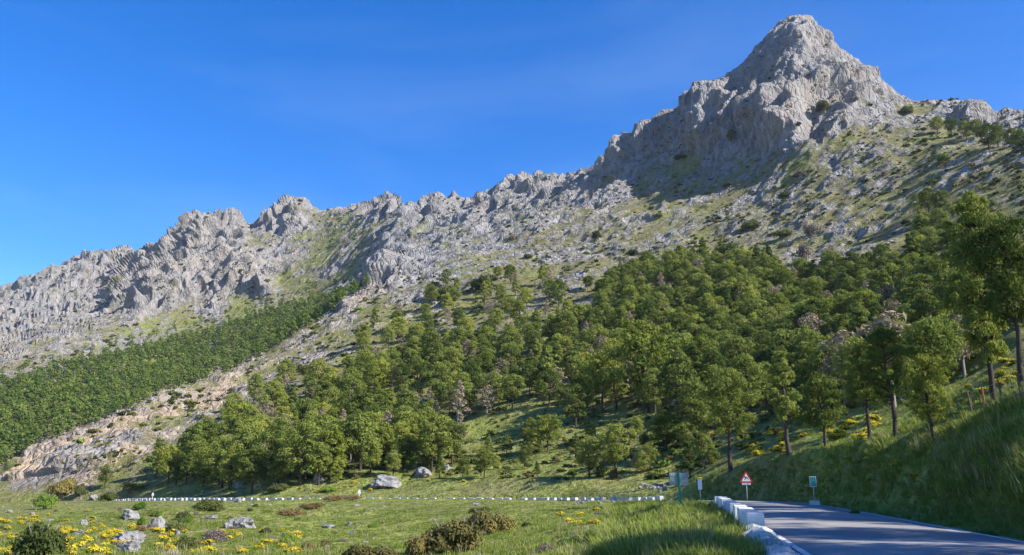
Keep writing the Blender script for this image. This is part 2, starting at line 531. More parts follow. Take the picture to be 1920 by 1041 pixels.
# how rocky the land is, place by place (1 = bare limestone)
ROCK = '''1500,60,1 1450,100,1 1550,130,1 1400,150,1 1500,180,1 1300,200,1 1250,240,1 1400,240,.95 1600,150,1 1480,225,.95 1220,270,.9 1330,260,1 1560,200,.85
1620,215,.62 1660,190,.7 1700,215,.5 1800,200,.95 1900,225,.9 1750,250,.38 1850,300,.45 1600,280,.47 1700,330,.48 1500,320,.5 1400,310,.45 1300,310,.45 1250,330,.5 1240,300,.5
1350,380,.46 1500,400,.52 1650,400,.47 1800,360,.4 1200,380,.52 1150,310,.9 1100,350,.72 1000,340,.85 900,390,.8 1000,400,.66 1100,440,.56 900,460,.6 1050,480,.55 1200,450,.5 1260,470,.5 1420,450,.48 1500,470,.45
750,480,.9 720,510,.95 800,440,.78 850,500,.5 700,420,.6 650,410,.45 600,400,.5 540,395,.9 510,400,.9 560,380,.8 420,420,.95 380,430,.95 480,440,.55 600,450,.4 640,480,.5 690,470,.55 500,500,.7 430,500,.8 350,520,.97 450,530,.9 300,560,.97 380,570,.85 490,530,.85 260,570,.9
200,500,.78 100,540,.78 50,620,.72 150,600,.7 0,600,.75 180,560,.75 100,660,.6 200,625,.5 300,612,.4 150,655,.6 450,572,.28 550,520,.4 350,600,.35 620,600,.72 650,575,.75 560,640,.62 480,690,.55 420,720,.62 330,760,.7 250,800,.68 150,840,.7 80,870,.7 50,905,.7 150,890,.68 120,915,.62 230,850,.7 300,830,.55 350,800,.5 450,770,.5 500,760,.5 550,720,.33
700,700,.12 900,600,.3 800,560,.5 700,600,.4 1000,560,.38 1100,530,.38 640,640,.4 1000,700,.08 1200,600,.1 1400,600,.1 1600,600,.12 800,750,.12 500,850,.15 1300,700,.1 1500,760,.05 1750,470,.2 1850,450,.15 1350,520,.15 1800,600,.1
0,1000,.04 300,980,.1 600,960,.04 1000,960,.04 1300,900,.04 1600,900,.02 1900,850,.02 600,910,.05 1000,880,.06 1230,915,.25 250,930,.12 100,780,.05 300,700,.05 500,620,.05 0,800,.05 600,575,.08 0,950,.05 100,950,.05 60,940,.1 200,940,.05 650,386,.8 700,380,.86 740,378,.86 790,394,.86 850,382,.86 1240,1008,.42 1215,985,.3 1265,1030,.3 1180,1000,.12 1290,1000,.1'''
rp = np.array([[float(v) for v in t.split(',')] for t in ROCK.split()], np.float32)


def idw(px, py, pts, pw=3.0, soft=18.0):
    out = np.empty(len(px), np.float32)
    for a in range(0, len(px), 60000):
        d2 = (px[a:a + 60000, None] - pts[None, :, 0]) ** 2 + ((py[a:a + 60000, None] - pts[None, :, 1]) * 1.25) ** 2 + soft ** 2
        w = d2 ** (-pw / 2 - .25)
        out[a:a + 60000] = (w * pts[None, :, 2]).sum(1) / w.sum(1)
    return out


rock0 = idw(np.clip(PX, -150, 2060), PY, rp)
print('terrain', NR, NC)

# relief: octaves of creased noise, drawn out along leaning beds, strongest on bare rock
row_i = np.repeat(np.arange(NR), NC)
bed = np.array([0.50, 0.18, 0.85], np.float32)
bed /= np.linalg.norm(bed)


def stretch(P, k):
    a = (P @ bed)[:, None] * bed
    return P - a * (1 - 1 / k)


gx = np.gradient(T, axis=1)
gy = np.gradient(T, axis=0)
N = np.cross(gx, gy).reshape(-1, 3)
N /= np.maximum(np.linalg.norm(N, axis=1), 1e-6)[:, None]
N[N[:, 2] < 0] *= -1
Rflat = np.hypot(flat[:, 0], flat[:, 1])
mnt = row_i >= ROW['G']
PS = stretch(flat, 2.6)
n_big = perlin(flat, 55, 1)
n_mid = perlin(PS, 17, 2)
n_sm = np.zeros(len(flat), np.float32)
n_sm[mnt] = perlin(PS[mnt], 6.0, 3)
mask_n = 0.42 * n_big + 0.62 * n_mid + 0.42 * n_sm
rockm = sstep(0.36, 0.64, rock0 + 0.36 * mask_n)
amp_scale = np.clip(rock0 * 1.25 - 0.12, 0, 1)
crag = sstep(0.55, 0.97, rock0)
disp = np.zeros(len(flat), np.float32)
disp_s = np.zeros(len(flat), np.float32)
warp = np.stack([perlin(flat, 21, 31), perlin(flat, 21, 32), perlin(flat, 21, 33)], -1) * 5.0
PW = PS + warp
top_calm = 1 - 0.62 * sstep(1130, 1230, PX) * sstep(190, 110, PY + 0.0 * PX) - 0.5 * sstep(1690, 1730, PX) * sstep(290, 250, PY)
top_calm = np.clip(top_calm, .3, 1)
for wv, am, sd in ((95, 13.0, 4), (42, 13.0, 5), (19, 8.0, 6), (8.5, 3.0, 7), (4.0, 1.1, 8), (1.9, 0.5, 9)):
    ii = mnt & (Rflat > 90) & (rock0 > 0.12)
    if wv < 6: ii &= Rflat < 850
    if wv < 3: ii &= Rflat < 420
    v = perlin(PW[ii] if wv > 12 else PS[ii] * 0.5 + flat[ii] * 0.5, wv, sd)
    crease = 0.55 - 1.7 * np.abs(v)
    if wv < 12: crease = 0.6 * crease + 0.55 * perlin(flat[ii], wv * 1.3, sd + 40)
    if wv > 30: k = crag[ii] * amp_scale[ii]
    elif wv > 12: k = (0.4 * rockm[ii] + 0.6 * crag[ii]) * amp_scale[ii]
    else: k = rockm[ii] * (0.3 + 0.7 * amp_scale[ii])
    near = np.clip(Rflat[ii] / (wv * 9.0), 0.25, 1)      # smaller relief on the nearer, lower slopes
    if wv > 12: near = near * (1 + 0.9 * sstep(800, 1050, Rflat[ii]))
    if wv > 12: near = near * top_calm[ii]
    (disp if wv > 12 else disp_s)[ii] += am * crease * k * near
ii = mnt & (crag > 0.02)
PV = flat[ii] * np.array([1, 1, 0.13], np.float32) + warp[ii] * np.array([.8, .8, .1], np.float32)
for wv, am in ((62, 15.0), (27, 9.0), (12, 3.5)):          # gullies and ribs running down the cliffs
    v = perlin(PV, wv, 60 + wv)
    disp[ii] += am * (0.5 - 1.9 * np.abs(v)) * crag[ii] * np.where(Rflat[ii] < 800, .15 + .4 * sstep(300, 650, Rflat[ii]), 0.7) * (1.0 if wv > 20 else .8) * top_calm[ii]
disp += mnt * sstep(0.0, .5, rockm) * 0.7 * np.clip(Rflat / 400, 0.2, 1.5)           # bare rock stands proud of the turf
soft_und = perlin(flat, 23, 12) * np.clip((Rflat - 15) / 70, 0.08, 1.0) * 1.3
soft_und += perlin(flat, 6, 13) * np.clip((Rflat - 10) / 70, 0.08, 1.0) * 0.38
calm = np.where(RD < 0, sstep(6.0, 45.0, np.abs(RD)), sstep(4.0, 14.0, np.abs(RD)))
disp += soft_und * calm * (1 - crag)
peaky = sstep(1120, 1250, PX)
ridge_keep = 1.0 - (0.6 + 0.22 * peaky) * np.exp(-((row_i - ROW['R']) / (6.0 + 8 * peaky)) ** 2)
flat += (N * (disp * ridge_keep + disp_s)[:, None]).astype(np.float32)

# bed of the road: level under it, a shoulder beside it
RDn = np.abs(RD[:nearrows])
side_w = np.where(RD[:nearrows] > 0, 6.2, 6.0)
wgt = 1 - sstep(HALF + 0.9, side_w, RDn)
flat[:nearrows, 2] = flat[:nearrows, 2] * (1 - wgt) + (rzz - 0.10) * wgt
# a steep drop just outside the retaining wall on the valley side
T = flat.reshape(NR, NC, 3)

warm = idw(PX, PY, np.array([[0, 900, .85], [100, 870, .75], [200, 850, .65], [60, 920, .85], [300, 790, .65], [150, 920, .8], [330, 830, .5], [450, 760, .3], [620, 600, .35], [330, 560, .18], [450, 540, .15], [260, 590, .2], [500, 680, .6], [400, 730, .75], [600, 610, .4], [100, 560, .1], [600, 430, .15],
                             [800, 450, .05], [1300, 200, .1], [1500, 150, .2], [1500, 400, .15], [1700, 300, .15], [900, 700, .1], [600, 960, .05], [1500, 900, 0], [200, 1000, .15], [300, 700, 0], [1240, 1005, .7]], np.float32))
lush = idw(PX, PY, np.array([[1600, 900, 1], [1900, 850, .8], [1300, 1000, .9], [1100, 1000, .55], [600, 980, .8], [300, 1000, .45], [100, 960, .45], [50, 1030, .3], [600, 920, .6], [1000, 890, .55], [1400, 820, .4], [1900, 700, .4], [1500, 400, .12], [1700, 330, .2], [1300, 310, .35], [1850, 400, .2],
                             [1100, 450, .15], [900, 500, .2], [600, 440, .35], [550, 480, .3], [450, 570, .4], [100, 550, .1], [300, 700, .6], [500, 700, .3], [700, 700, .3], [1000, 700, .3], [1400, 600, .3], [200, 850, .1]], np.float32))

# ---- ground material
gm, n, l = new_mat('ground_cover')
geo = n.new('ShaderNodeNewGeometry')
pos = geo.outputs['Position']
a_rock = nd(n, 'ShaderNodeAttribute', attribute_name='rock').outputs['Fac']
a_warm = nd(n, 'ShaderNodeAttribute', attribute_name='warm').outputs['Fac']
a_lush = nd(n, 'ShaderNodeAttribute', attribute_name='lush').outputs['Fac']
mp = nd(n, 'ShaderNodeMapping')
mp.vector_type = 'POINT'
mp.inputs['Rotation'].default_value = (0.2, 0.55, 0.0)
mp.inputs['Scale'].default_value = (1.0, 1.0, 0.45)
l.new(pos, mp.inputs['Vector'])
posb = mp.outputs['Vector']
n1 = noise(n, l, 0.03, 3, 0.6, pos)
n2 = noise(n, l, 0.22, 5, 0.7, posb, 0.4)
n3 = noise(n, l, 1.1, 4, 0.7, pos)
n4 = noise(n, l, 6.0, 2, 0.7, pos)
rk = ramp(n, l, n2, [(0.30, (.08, .08, .088)), (0.47, (.235, .232, .235)), (0.72, (.37, .362, .352))])
rk = mixc(n, l, mapr(n, l, n3, 0.42, 0.68, 0, 0.45), rk, (.16, .16, .165))
mv = nd(n, 'ShaderNodeMapping')
mv.inputs['Scale'].default_value = (0.07, 0.07, 0.012)
l.new(pos, mv.inputs['Vector'])
nst = noise(n, l, 1.0, 4, 0.6, mv.outputs['Vector'], 0.3)
rk = mixc(n, l, mapr(n, l, nst, 0.50, 0.66, 0, 0.6), rk, (.15, .145, .15))      # dark lichen and water stains down the rock
rk = mixc(n, l, math_n(n, l, 'MULTIPLY', mapr(n, l, n1, 0.40, 0.62, 0.25, 1.0), a_warm), rk, (.44, .315, .20))
dry = ramp(n, l, n2, [(0.3, (.11, .105, .04)), (0.5, (.20, .18, .08)), (0.7, (.29, .25, .13))])
gre = ramp(n, l, n2, [(0.3, (.13, .165, .034)), (0.5, (.225, .255, .058)), (0.7, (.31, .315, .105))])
veg = mixc(n, l, mapr(n, l, math_n(n, l, 'ADD', a_lush, math_n(n, l, 'MULTIPLY', math_n(n, l, 'SUBTRACT', n1, 0.5), 1.6)), 0.1, 0.75), dry, gre)
veg = mixc(n, l, mapr(n, l, n3, 0.54, 0.68, 0, 0.8), veg, (.05, .065, .022))
veg = mixc(n, l, mapr(n, l, n4, 0.58, 0.75, 0, 0.45), veg, (.21, .185, .09))
fac = math_n(n, l, 'ADD', math_n(n, l, 'MULTIPLY', math_n(n, l, 'SUBTRACT', n2, 0.5), 1.1), math_n(n, l, 'MULTIPLY', math_n(n, l, 'SUBTRACT', n3, 0.5), 1.3))
fac = mapr(n, l, math_n(n, l, 'ADD', a_rock, fac), 0.475, 0.575)
col = mixc(n, l, fac, veg, rk)
vor = nd(n, 'ShaderNodeTexVoronoi', Scale=0.28)
vor.feature = 'DISTANCE_TO_EDGE'
wv_ = mixc(n, l, 0.25, posb, nd(n, 'ShaderNodeTexNoise', Scale=0.3, Detail=3).outputs['Color'], 'ADD')
l.new(wv_, vor.inputs['Vector'])
crk = math_n(n, l, 'MULTIPLY', mapr(n, l, vor.outputs['Distance'], 0.0, 0.16), fac)
bh = math_n(n, l, 'ADD', math_n(n, l, 'ADD', math_n(n, l, 'MULTIPLY', n2, 3.2), crk), math_n(n, l, 'ADD', math_n(n, l, 'MULTIPLY', n3, 0.8), math_n(n, l, 'MULTIPLY', n4, 0.12)))
finish(gm, n, l, col, 0.95, 0.08, bh, 0.75, 1.3)

attr = {'rock': np.clip(rock0 + 0.30 * mask_n, 0, 1.2), 'warm': warm, 'lush': lush}
TAN = (T[..., 2] - CAMZ) / np.hypot(T[..., 0], T[..., 1])


def sheet(name, r0, r1, smooth):
    nr = r1 - r0 + 1
    idx = np.arange(nr * NC).reshape(nr, NC)
    f = np.stack([idx[:-1, :-1], idx[:-1, 1:], idx[1:, 1:], idx[1:, :-1]], -1).reshape(-1, 4)
    s = slice(r0 * NC, (r1 + 1) * NC)
    me = np_mesh(name, flat[s], f, gm, smooth, {k: v[s] for k, v in attr.items()})
    return tag(link(name, me), kind='structure')


tag(sheet('ground', 0, ROW['G'], True), 'grassy meadow, road verge and bank at the foot of the hillside')
tag(sheet('hillside', ROW['G'], ROW['S'], False), 'wooded and rocky lower slope above the road')
tag(sheet('mountain', ROW['S'], NR - 1, False), 'grey limestone mountain with a sharp peak and a long ridge')


def ground_z(x, y):
    az, r = math.atan2(x, y), math.hypot(x, y)
    c = int(np.clip(np.searchsorted(AZ, az), 1, NC - 1))
    c = c if abs(AZ[c] - az) < abs(AZ[c - 1] - az) else c - 1
    cr_ = np.hypot(T[:, c, 0], T[:, c, 1])
    j = int(np.argmax(cr_ >= r))
    j = max(j, 1)
    t = np.clip((r - cr_[j - 1]) / max(cr_[j] - cr_[j - 1], 1e-4), 0, 1)
    return float(T[j - 1, c, 2] * (1 - t) + T[j, c, 2] * t)


def at(px, py):
    """the first point of the land met along the line of sight through a pixel: (x, y, z), or None for sky"""
    az, te = pix(px, py)
    az, te = float(az), float(te)
    c = int(np.clip(np.searchsorted(AZ, az), 1, NC - 1))
    c = c if abs(AZ[c] - az) < abs(AZ[c - 1] - az) else c - 1
    j = int(np.argmax(TAN[:, c] >= te))
    if j == 0: return None
    a, b = T[j - 1, c], T[j, c]
    t = (te - TAN[j - 1, c]) / max(TAN[j, c] - TAN[j - 1, c], 1e-6)
    p = a * (1 - t) + b * t
    r = math.hypot(p[0], p[1])
    return np.array([r * math.sin(az), r * math.cos(az), p[2]])


def rock_at(px, py):
    return float(idw(np.array([px], np.float32), np.array([py], np.float32), rp)[0])
# ------------------------------------------------------------------ road
m, n, l = new_mat('old_asphalt')
pos = n.new('ShaderNodeNewGeometry').outputs['Position']
f1, f2, f3 = noise(n, l, 0.35, 5, 0.6, pos), noise(n, l, 3.0, 4, 0.6, pos), noise(n, l, 40.0, 3, 0.7, pos)
c = ramp(n, l, f1, [(0.3, (.20, .192, .19)), (0.7, (.31, .298, .292))])
c = mixc(n, l, mapr(n, l, f2, 0.5, 0.75, 0, 0.35), c, (.15, .145, .145))
c = mixc(n, l, mapr(n, l, f3, 0.45, 0.7, 0, 0.35), c, (.30, .29, .28))
vo = nd(n, 'ShaderNodeTexVoronoi', Scale=0.42)
vo.feature = 'DISTANCE_TO_EDGE'
l.new(mixc(n, l, 0.3, pos, nd(n, 'ShaderNodeTexNoise', Scale=1.5, Detail=3).outputs['Color'], 'ADD'), vo.inputs['Vector'])
ck = math_n(n, l, 'MULTIPLY', mapr(n, l, vo.outputs['Distance'], 0.0, 0.014, 1.0, 0.0), mapr(n, l, f1, 0.46, 0.6))
c = mixc(n, l, math_n(n, l, 'MULTIPLY', ck, 0.75), c, (.05, .05, .05))
pt = noise(n, l, 0.13, 1, 0.3, pos)
c = mixc(n, l, mapr(n, l, pt, 0.60, 0.61, 0, 0.45), c, (.14, .135, .135))      # repaired patches
M_road = finish(m, n, l, c, 0.85, 0.25, f3, 0.35, 0.01)
M_line = plain('road_paint', (.62, .62, .60), 0.2, 3.0, 0.7, dirt=(.30, .29, .28, 1))
M_white = plain('whitewash', (.62, .62, .60), 0.15, 2.5, 0.8, 0.1, 0.3, 0.02, dirt=(.40, .39, .36, 1))
M_stone = plain('wall_stone', (.30, .295, .29), 0.4, 3.0, 0.95, 0.1, 0.6, 0.03, dirt=(.20, .19, .17, 1))
M_metal = plain('galvanised_metal', (.42, .44, .46), 0.15, 8.0, 0.5, 0.5, 0.05, 0.002, metallic=0.2)
M_wood = plain('weathered_wood', (.13, .105, .085), 0.35, 9.0, 0.95, 0.1, 0.5, 0.01)
M_rust = plain('rusty_iron', (.30, .12, .06), 0.35, 12.0, 0.9, 0.2, 0.4, 0.004)

nrd = len(rc)


def strip(name, o0, o1, lift, mat, i0=0, i1=None, skirt=0.0, step=1):
    i1 = i1 or nrd
    ii = np.arange(i0, i1, step)
    k = len(ii)
    offs = np.linspace(o0, o1, 9 if skirt else 2)
    cols = [np.concatenate([rc[ii] + nrm[ii] * o, (rz[ii] + lift + (0.05 * (1 - (o / HALF) ** 2) if skirt else 0.05 * (1 - (o / HALF) ** 2)))[:, None]], 1) for o in offs]
    if skirt:
        lo = cols[0].copy(); lo[:, 2] -= skirt
        hi = cols[-1].copy(); hi[:, 2] -= skirt
        cols = [lo] + cols + [hi]
    V = np.stack(cols, 1)
    nc_ = V.shape[1]
    idx = np.arange(k * nc_).reshape(k, nc_)
    f = np.stack([idx[:-1, :-1], idx[:-1, 1:], idx[1:, 1:], idx[1:, :-1]], -1).reshape(-1, 4)
    return np_mesh(name, V.reshape(-1, 3), f, mat, True)


road = tag(link('road', strip('road', -HALF, HALF, 0.0, M_road, skirt=0.35)), 'narrow grey mountain road curving left round the meadow', kind='structure')
link('edge_line', strip('edge_line', HALF - 0.28, HALF - 0.13, 0.005, M_line), road)
link('edge_line', strip('edge_line', -HALF + 0.13, -HALF + 0.28, 0.005, M_line), road)


M_gravel = plain('gravel_shoulder', (.27, .24, .20), 0.4, 9.0, 0.95, 0.1, 0.8, 0.03, dirt=(.15, .15, .08, 1))
for o0, o1 in ((HALF + .004, HALF + .62), (-HALF - .75, -HALF - .004)):
    link('shoulder', strip('shoulder', o0, o1, -.055, M_gravel), road)


def on_road(s, o, dz=0.0):
    i = int(np.clip(round(s / 0.5), 0, nrd - 1))
    p = rc[i] + nrm[i] * o
    return Vector((p[0], p[1], rz[i] + dz)), math.atan2(tang[i][1], tang[i][0])


def s_near(x, y):
    return float(np.argmin((rc[:, 0] - x) ** 2 + (rc[:, 1] - y) ** 2)) * 0.5


# ---- white guard blocks along the valley edge
def block_mesh(seed, ln=1.25, wd=0.46, ht=0.56):
    q = random.Random(seed)
    b = MB()
    b.box((0, 0, ht / 2 - 0.02), (ln, wd, ht + 0.04), taper=0.95)
    me = b.mesh('guard_block', M_white, 0.022)
    for v in me.vertices:
        v.co += Vector((q.uniform(-1, 1), q.uniform(-1, 1), q.uniform(-1, 1))) * 0.008
    return me


blk = [block_mesh(k) for k in range(5)]
M_whiteold = plain('weathered_whitewash', (.50, .50, .48), 0.25, 1.5, 0.85, 0.1, 0.4, 0.02, dirt=(.26, .25, .22, 1))
for b_ in blk: b_.materials[0] = M_whiteold
blk_near = [block_mesh(k + 20, 2.15, .50, .56) for k in range(3)]
S0 = s_near(9.3 - 2.6, 26.2 - 0.2)
s = S0 + .45
near_txt = ['large whitewashed guard block at the near end of the row beside the road']
k = 0
s_end = s_near(-92, 212)
S_gap0, S_gap1 = s_near(15.9, 55), s_near(18.8, 94)
while s < s_end:
    if S_gap0 < s < S_gap1: s = S_gap1
    p, a = on_road(s, -HALF - 0.32, 0.0)
    q = PR.uniform(-.03, .03)
    if s > S_gap1 and PR.random() < .04:
        s += 1.82
        continue
    o = link('guard_block', blk_near[k % 3] if s < S_gap0 else blk[k % 5], None, p + Vector((0, 0, q)), a + PR.uniform(-.03, .03), (PR.uniform(.94, 1.05), PR.uniform(.95, 1.05), PR.uniform(.92, 1.08)))
    if s > S_gap1: o.scale.z *= .72
    if s > S_gap1: o.rotation_euler = (PR.uniform(-.06, .06), PR.uniform(-.05, .05), o.rotation_euler.z + PR.uniform(-.08, .08))
    if s < S_gap0: tag(o, 'whitewashed guard block number %d from the near end of the roadside row' % (k + 1) if k else near_txt[0], 'guard block', 'white guard blocks along the road')
    else: tag(o, 'small white guard block in the long row edging the far road across the meadow', 'guard block', 'white guard blocks along the road')
    k += 1
    s += 3.1 if s < s_near(20, 80) else 1.82
print('blocks', k)

# ---- rough stone retaining wall under the near blocks, and its lower broken end towards the camera
wall = bpy.data.objects.new('retaining_wall', None)
COL.objects.link(wall)
p, a = on_road(S0, -HALF - 0.4, -0.6)
wall.location = p
tag(wall, 'rough grey stone retaining wall below the near guard blocks', 'retaining wall')


def rock_mesh(name, seed, mat, sx=1, sy=1, sz=1, sub=2, rough=0.35, flat_base=True):
    bm = bmesh.new()
    bmesh.ops.create_icosphere(bm, subdivisions=sub, radius=1.0)
    V = np.array([v.co[:] for v in bm.verts], np.float32)
    q = random.Random(seed)
    # cut by random planes to get broken faces
    for _ in range(15):
        d = np.array([q.gauss(0, 1), q.gauss(0, 1), q.gauss(0.2, 0.7)], np.float32)
        d /= np.linalg.norm(d)
        lim = q.uniform(0.42, 0.8)
        over = V @ d - lim
        V -= np.maximum(over, 0)[:, None] * d * 0.97
    cre = 0.4 - np.abs(perlin(V * np.array([1, 1, 1.8], np.float32), 0.55, seed % 50)) * 1.5 + 0.5 * (0.3 - np.abs(perlin(V, 0.24, seed % 50 + 3)))
    V *= (1 + rough * 0.55 * cre + rough * 0.4 * perlin(V, 0.9, seed % 50 + 7))[:, None]
    V *= np.array([sx, sy, sz], np.float32)
    for v, c_ in zip(bm.verts, V): v.co = c_
    me = bpy.data.meshes.new(name)
    bm.to_mesh(me)
    bm.free()
    me.materials.append(mat)
    return me


wstone = [rock_mesh('stone', 60 + i, M_stone, 0.44, 0.36, 0.32, 3, 0.3) for i in range(8)]
wl_inv = wall.location
for lvl in range(4):
    s = S0 - 9.5 + (lvl % 2) * 0.3
    while s < S0 + 9:
        if s < S0 - 0.9 or lvl == 0:
            s += 0.62
            continue
        p, a = on_road(s, -HALF - 0.28 - (0.10 * lvl) - PR.uniform(0, .1), 0.03 - 0.36 * lvl + PR.uniform(-.05, .05))
        o = link('stone', wstone[PR.randrange(8)], wall, p - wl_inv, a + PR.uniform(-.3, .3), (PR.uniform(.9, 1.25), PR.uniform(.95, 1.3), PR.uniform(.85, 1.1)))
        s += PR.uniform(.5, .68)
# rough capping of the lower wall end, beside the road nearest the camera
M_cap = plain('pale_masonry', (.46, .455, .44), 0.3, 2.2, 0.95, 0.1, 0.7, 0.04, dirt=(.24, .23, .21, 1))
sp = np.arange(S0 - 13.0, S0 - 0.55, 0.09)
prof = [(-.95, -1.1), (-.90, -.6), (-.86, -.15), (-.80, .12), (-.62, .26), (-.42, .29), (-.22, .26), (-.06, .16), (0.0, -.05)]
rows_ = []
for s in sp:
    i = s / 0.5
    i0 = int(i); f_ = i - i0
    c0 = rc[i0] * (1 - f_) + rc[i0 + 1] * f_
    drop = 0.16 * min(1.0, max(0.0, (S0 - 3.0 - s) / 6.0))
    rows_.append([(c0[0] + nrm[i0][0] * (o_ - HALF), c0[1] + nrm[i0][1] * (o_ - HALF), rz[i0] + h_ - drop * (h_ > .05)) for o_, h_ in prof])
V = np.array(rows_, np.float32)
kk, nc_ = V.shape[:2]
V = V.reshape(-1, 3)
wob = perlin(V, 0.55, 71) * .11 + (0.3 - np.abs(perlin(V, 0.28, 72))) * .09
V[:, 2] += wob
V[:, 0] += perlin(V, 0.5, 73) * .07
idx = np.arange(kk * nc_).reshape(kk, nc_)
f = np.stack([idx[:-1, :-1], idx[:-1, 1:], idx[1:, 1:], idx[1:, :-1]], -1).reshape(-1, 4)
link('capping', np_mesh('capping', V - np.array(wl_inv, np.float32), f, M_cap), wall)


# ------------------------------------------------------------------ signs
M_signred = plain('sign_red', (.52, .03, .05), 0.08, 5, 0.5)
M_signwhite = plain('sign_white', (.74, .74, .73), 0.06, 5, 0.5)
M_signblack = plain('sign_black', (.02, .02, .022), 0.1, 5, 0.6)
M_signteal = plain('sign_green', (.02, .29, .25), 0.12, 6, 0.45)
M_postgreen = plain('green_paint', (.015, .20, .13), 0.15, 6, 0.45)
M_signback = plain('sign_back_metal', (.27, .32, .32), 0.10, 2.5, 0.45, 0.5, metallic=0.3)


def sign_root(name, loc, rz_, label, cat='sign'):
    r = bpy.data.objects.new(name, None)
    COL.objects.link(r)
    r.location = loc
    r.rotation_euler = (0, 0, rz_)
    return tag(r, label, cat)


def dist_at(px, r_, dz=0.0):
    az = float(pix(px, 900)[0])
    x, y = r_ * math.sin(az), r_ * math.cos(az)
    return Vector((x, y, ground_z(x, y) + dz))


# warning triangle with a leaping animal
p = dist_at(1399, 77)
zt = lambda py, r_: CAMZ + r_ * float(pix(1399, py)[1])
r = sign_root('warning_sign', p, -0.23, 'red and white triangular warning sign with leaping animal above small plate', 'road sign')
top, bot = zt(883.5, 77) - p.z, zt(905, 77) - p.z
side = (top - bot) / 0.84
b = MB(); b.tube([(0, .02, -0.2), (0, .02, top - 0.12)], 0.032, 10)
link('post', b.mesh('post', M_metal, smooth=True), r)


def tri(sd, z0, rnd):
    out = []
    cs = [(-sd / 2, z0), (sd / 2, z0), (0, z0 + sd * .866)]
    cx, cy = 0, z0 + sd * .289
    for i, (x, z) in enumerate(cs):
        d = math.atan2(z - cy, x - cx)
        ix, iz = x - math.cos(d) * 2 * rnd, z - math.sin(d) * 2 * rnd
        for t in np.linspace(-math.pi / 3, math.pi / 3, 5):
            out.append((ix + rnd * math.cos(d + t), iz + rnd * math.sin(d + t)))
    return out


b = MB(); b.prism(tri(side, bot, .05), -0.03, -0.005)
pl = link('plate', b.mesh('plate', M_signred), r)
b = MB(); b.prism(tri(side * 0.66, bot + side * .098, .03), -0.034, -0.0301)
link('white_field', b.mesh('white_field', M_signwhite), pl)
deer = [(-.50, .28), (-.40, .40), (-.30, .42), (-.36, .60), (-.26, .50), (-.20, .62), (-.18, .44), (-.10, .34), (.14, .26), (.36, .20), (.44, .26), (.40, .10), (.50, -.06), (.62, -.30), (.54, -.32), (.40, -.12), (.26, -.02), (.04, .04), (-.10, .02), (-.22, -.16), (-.40, -.14), (-.42, -.22), (-.16, -.26), (-.04, -.08), (-.18, .10), (-.30, .24), (-.44, .22)]
b = MB(); b.prism([(x * .34 * side, bot + side * .30 + z * .34 * side) for x, z in deer], -0.038, -0.0342)
link('animal_symbol', b.mesh('animal_symbol', M_signblack), pl)
zb = zt(909, 77) - p.z
b = MB(); b.box((0, -0.02, zb + .06), (side * .62, .02, .16))
q = link('distance_plate', b.mesh('distance_plate', M_signwhite, .004), r)
b = MB()
for x in (-.18, -.09, .02, .10, .19): b.box((x * side, -0.032, zb + .06), (.055 * side, .004, .07))
link('lettering', b.mesh('lettering', M_signblack), q)['kind'] = 'stuff'

# small green information sign on a white concrete foot
p = dist_at(1524, 58.5)
r = sign_root('information_sign', p, -0.32, 'small green sign with white border on post in white concrete foot', 'sign')
zt = lambda py: CAMZ + 58.5 * float(pix(1524, py)[1]) - p.z
b = MB(); b.box((0, 0, .17), (.66, .42, .40), taper=.93)
link('concrete_foot', b.mesh('concrete_foot', M_white, .03), r)
z0, z1 = zt(913), zt(893.5)
b = MB(); b.tube([(0, .03, .3), (0, .03, z1 - .08)], .03, 8)
link('post', b.mesh('post', M_metal, smooth=True), r)
b = MB(); b.box((0, -.01, (z0 + z1) / 2), (.40, .02, z1 - z0))
pl = link('panel', b.mesh('panel', M_signwhite, .004), r)
b = MB(); b.box((0, -.022, (z0 + z1) / 2), (.335, .004, z1 - z0 - .065))
link('green_field', b.mesh('green_field', M_signteal), pl)
b = MB()
for t, wd in ((.74, .2), (.60, .24), (.24, .22)): b.box((0, -.026, z0 + (z1 - z0) * t), (wd, .004, .022))
link('lettering', b.mesh('lettering', M_signback), pl)['kind'] = 'stuff'

# board seen from the back, on a green post
p = dist_at(1273, 38)
p.z = CAMZ + 38 * float(pix(1273, 961)[1])
r = sign_root('notice_board', p, 0.10, 'grey sign board seen from behind on a green post', 'sign')
zt = lambda py: CAMZ + 38 * float(pix(1272, py)[1]) - p.z
z0, z1 = zt(910), zt(886.5)
b = MB(); b.tube([(0, -.05, -.6), (0, -.05, z1 + .02)], .055, 12)
link('post', b.mesh('post', M_postgreen, smooth=True), r)
b = MB(); b.box((0.0, .02, (z0 + z1) / 2), (.80, .03, z1 - z0))
pl = link('panel', b.mesh('panel', M_signback, .006), r)
b = MB()
for t in (.25, .75): b.box((0, -.005, z0 + (z1 - z0) * t), (.7, .02, .05))
link('brace', b.mesh('brace', M_signback), pl)

# narrow white marker seen almost edge on
p = dist_at(1311.5, 60)
p.z = CAMZ + 60 * float(pix(1311, 941)[1])
r = sign_root('marker_sign', p, -0.95, 'narrow white marker sign on grey post seen nearly edge-on', 'sign')
zt = lambda py: CAMZ + 60 * float(pix(1309, py)[1]) - p.z
z0, z1 = zt(918), zt(898.5)
b = MB(); b.tube([(0, .03, -.3), (-.03, .03, z1 - .05)], .03, 8)
link('post', b.mesh('post', M_metal, smooth=True), r)
b = MB(); b.box((-.03, 0, (z0 + z1) / 2), (.46, .03, z1 - z0))
pl = link('panel', b.mesh('panel', M_signwhite, .005), r)
b = MB(); b.box((-.21, -.018, (z0 + z1) / 2), (.10, .006, (z1 - z0) * .96))
link('dark_edge', b.mesh('dark_edge', M_signblack), pl)

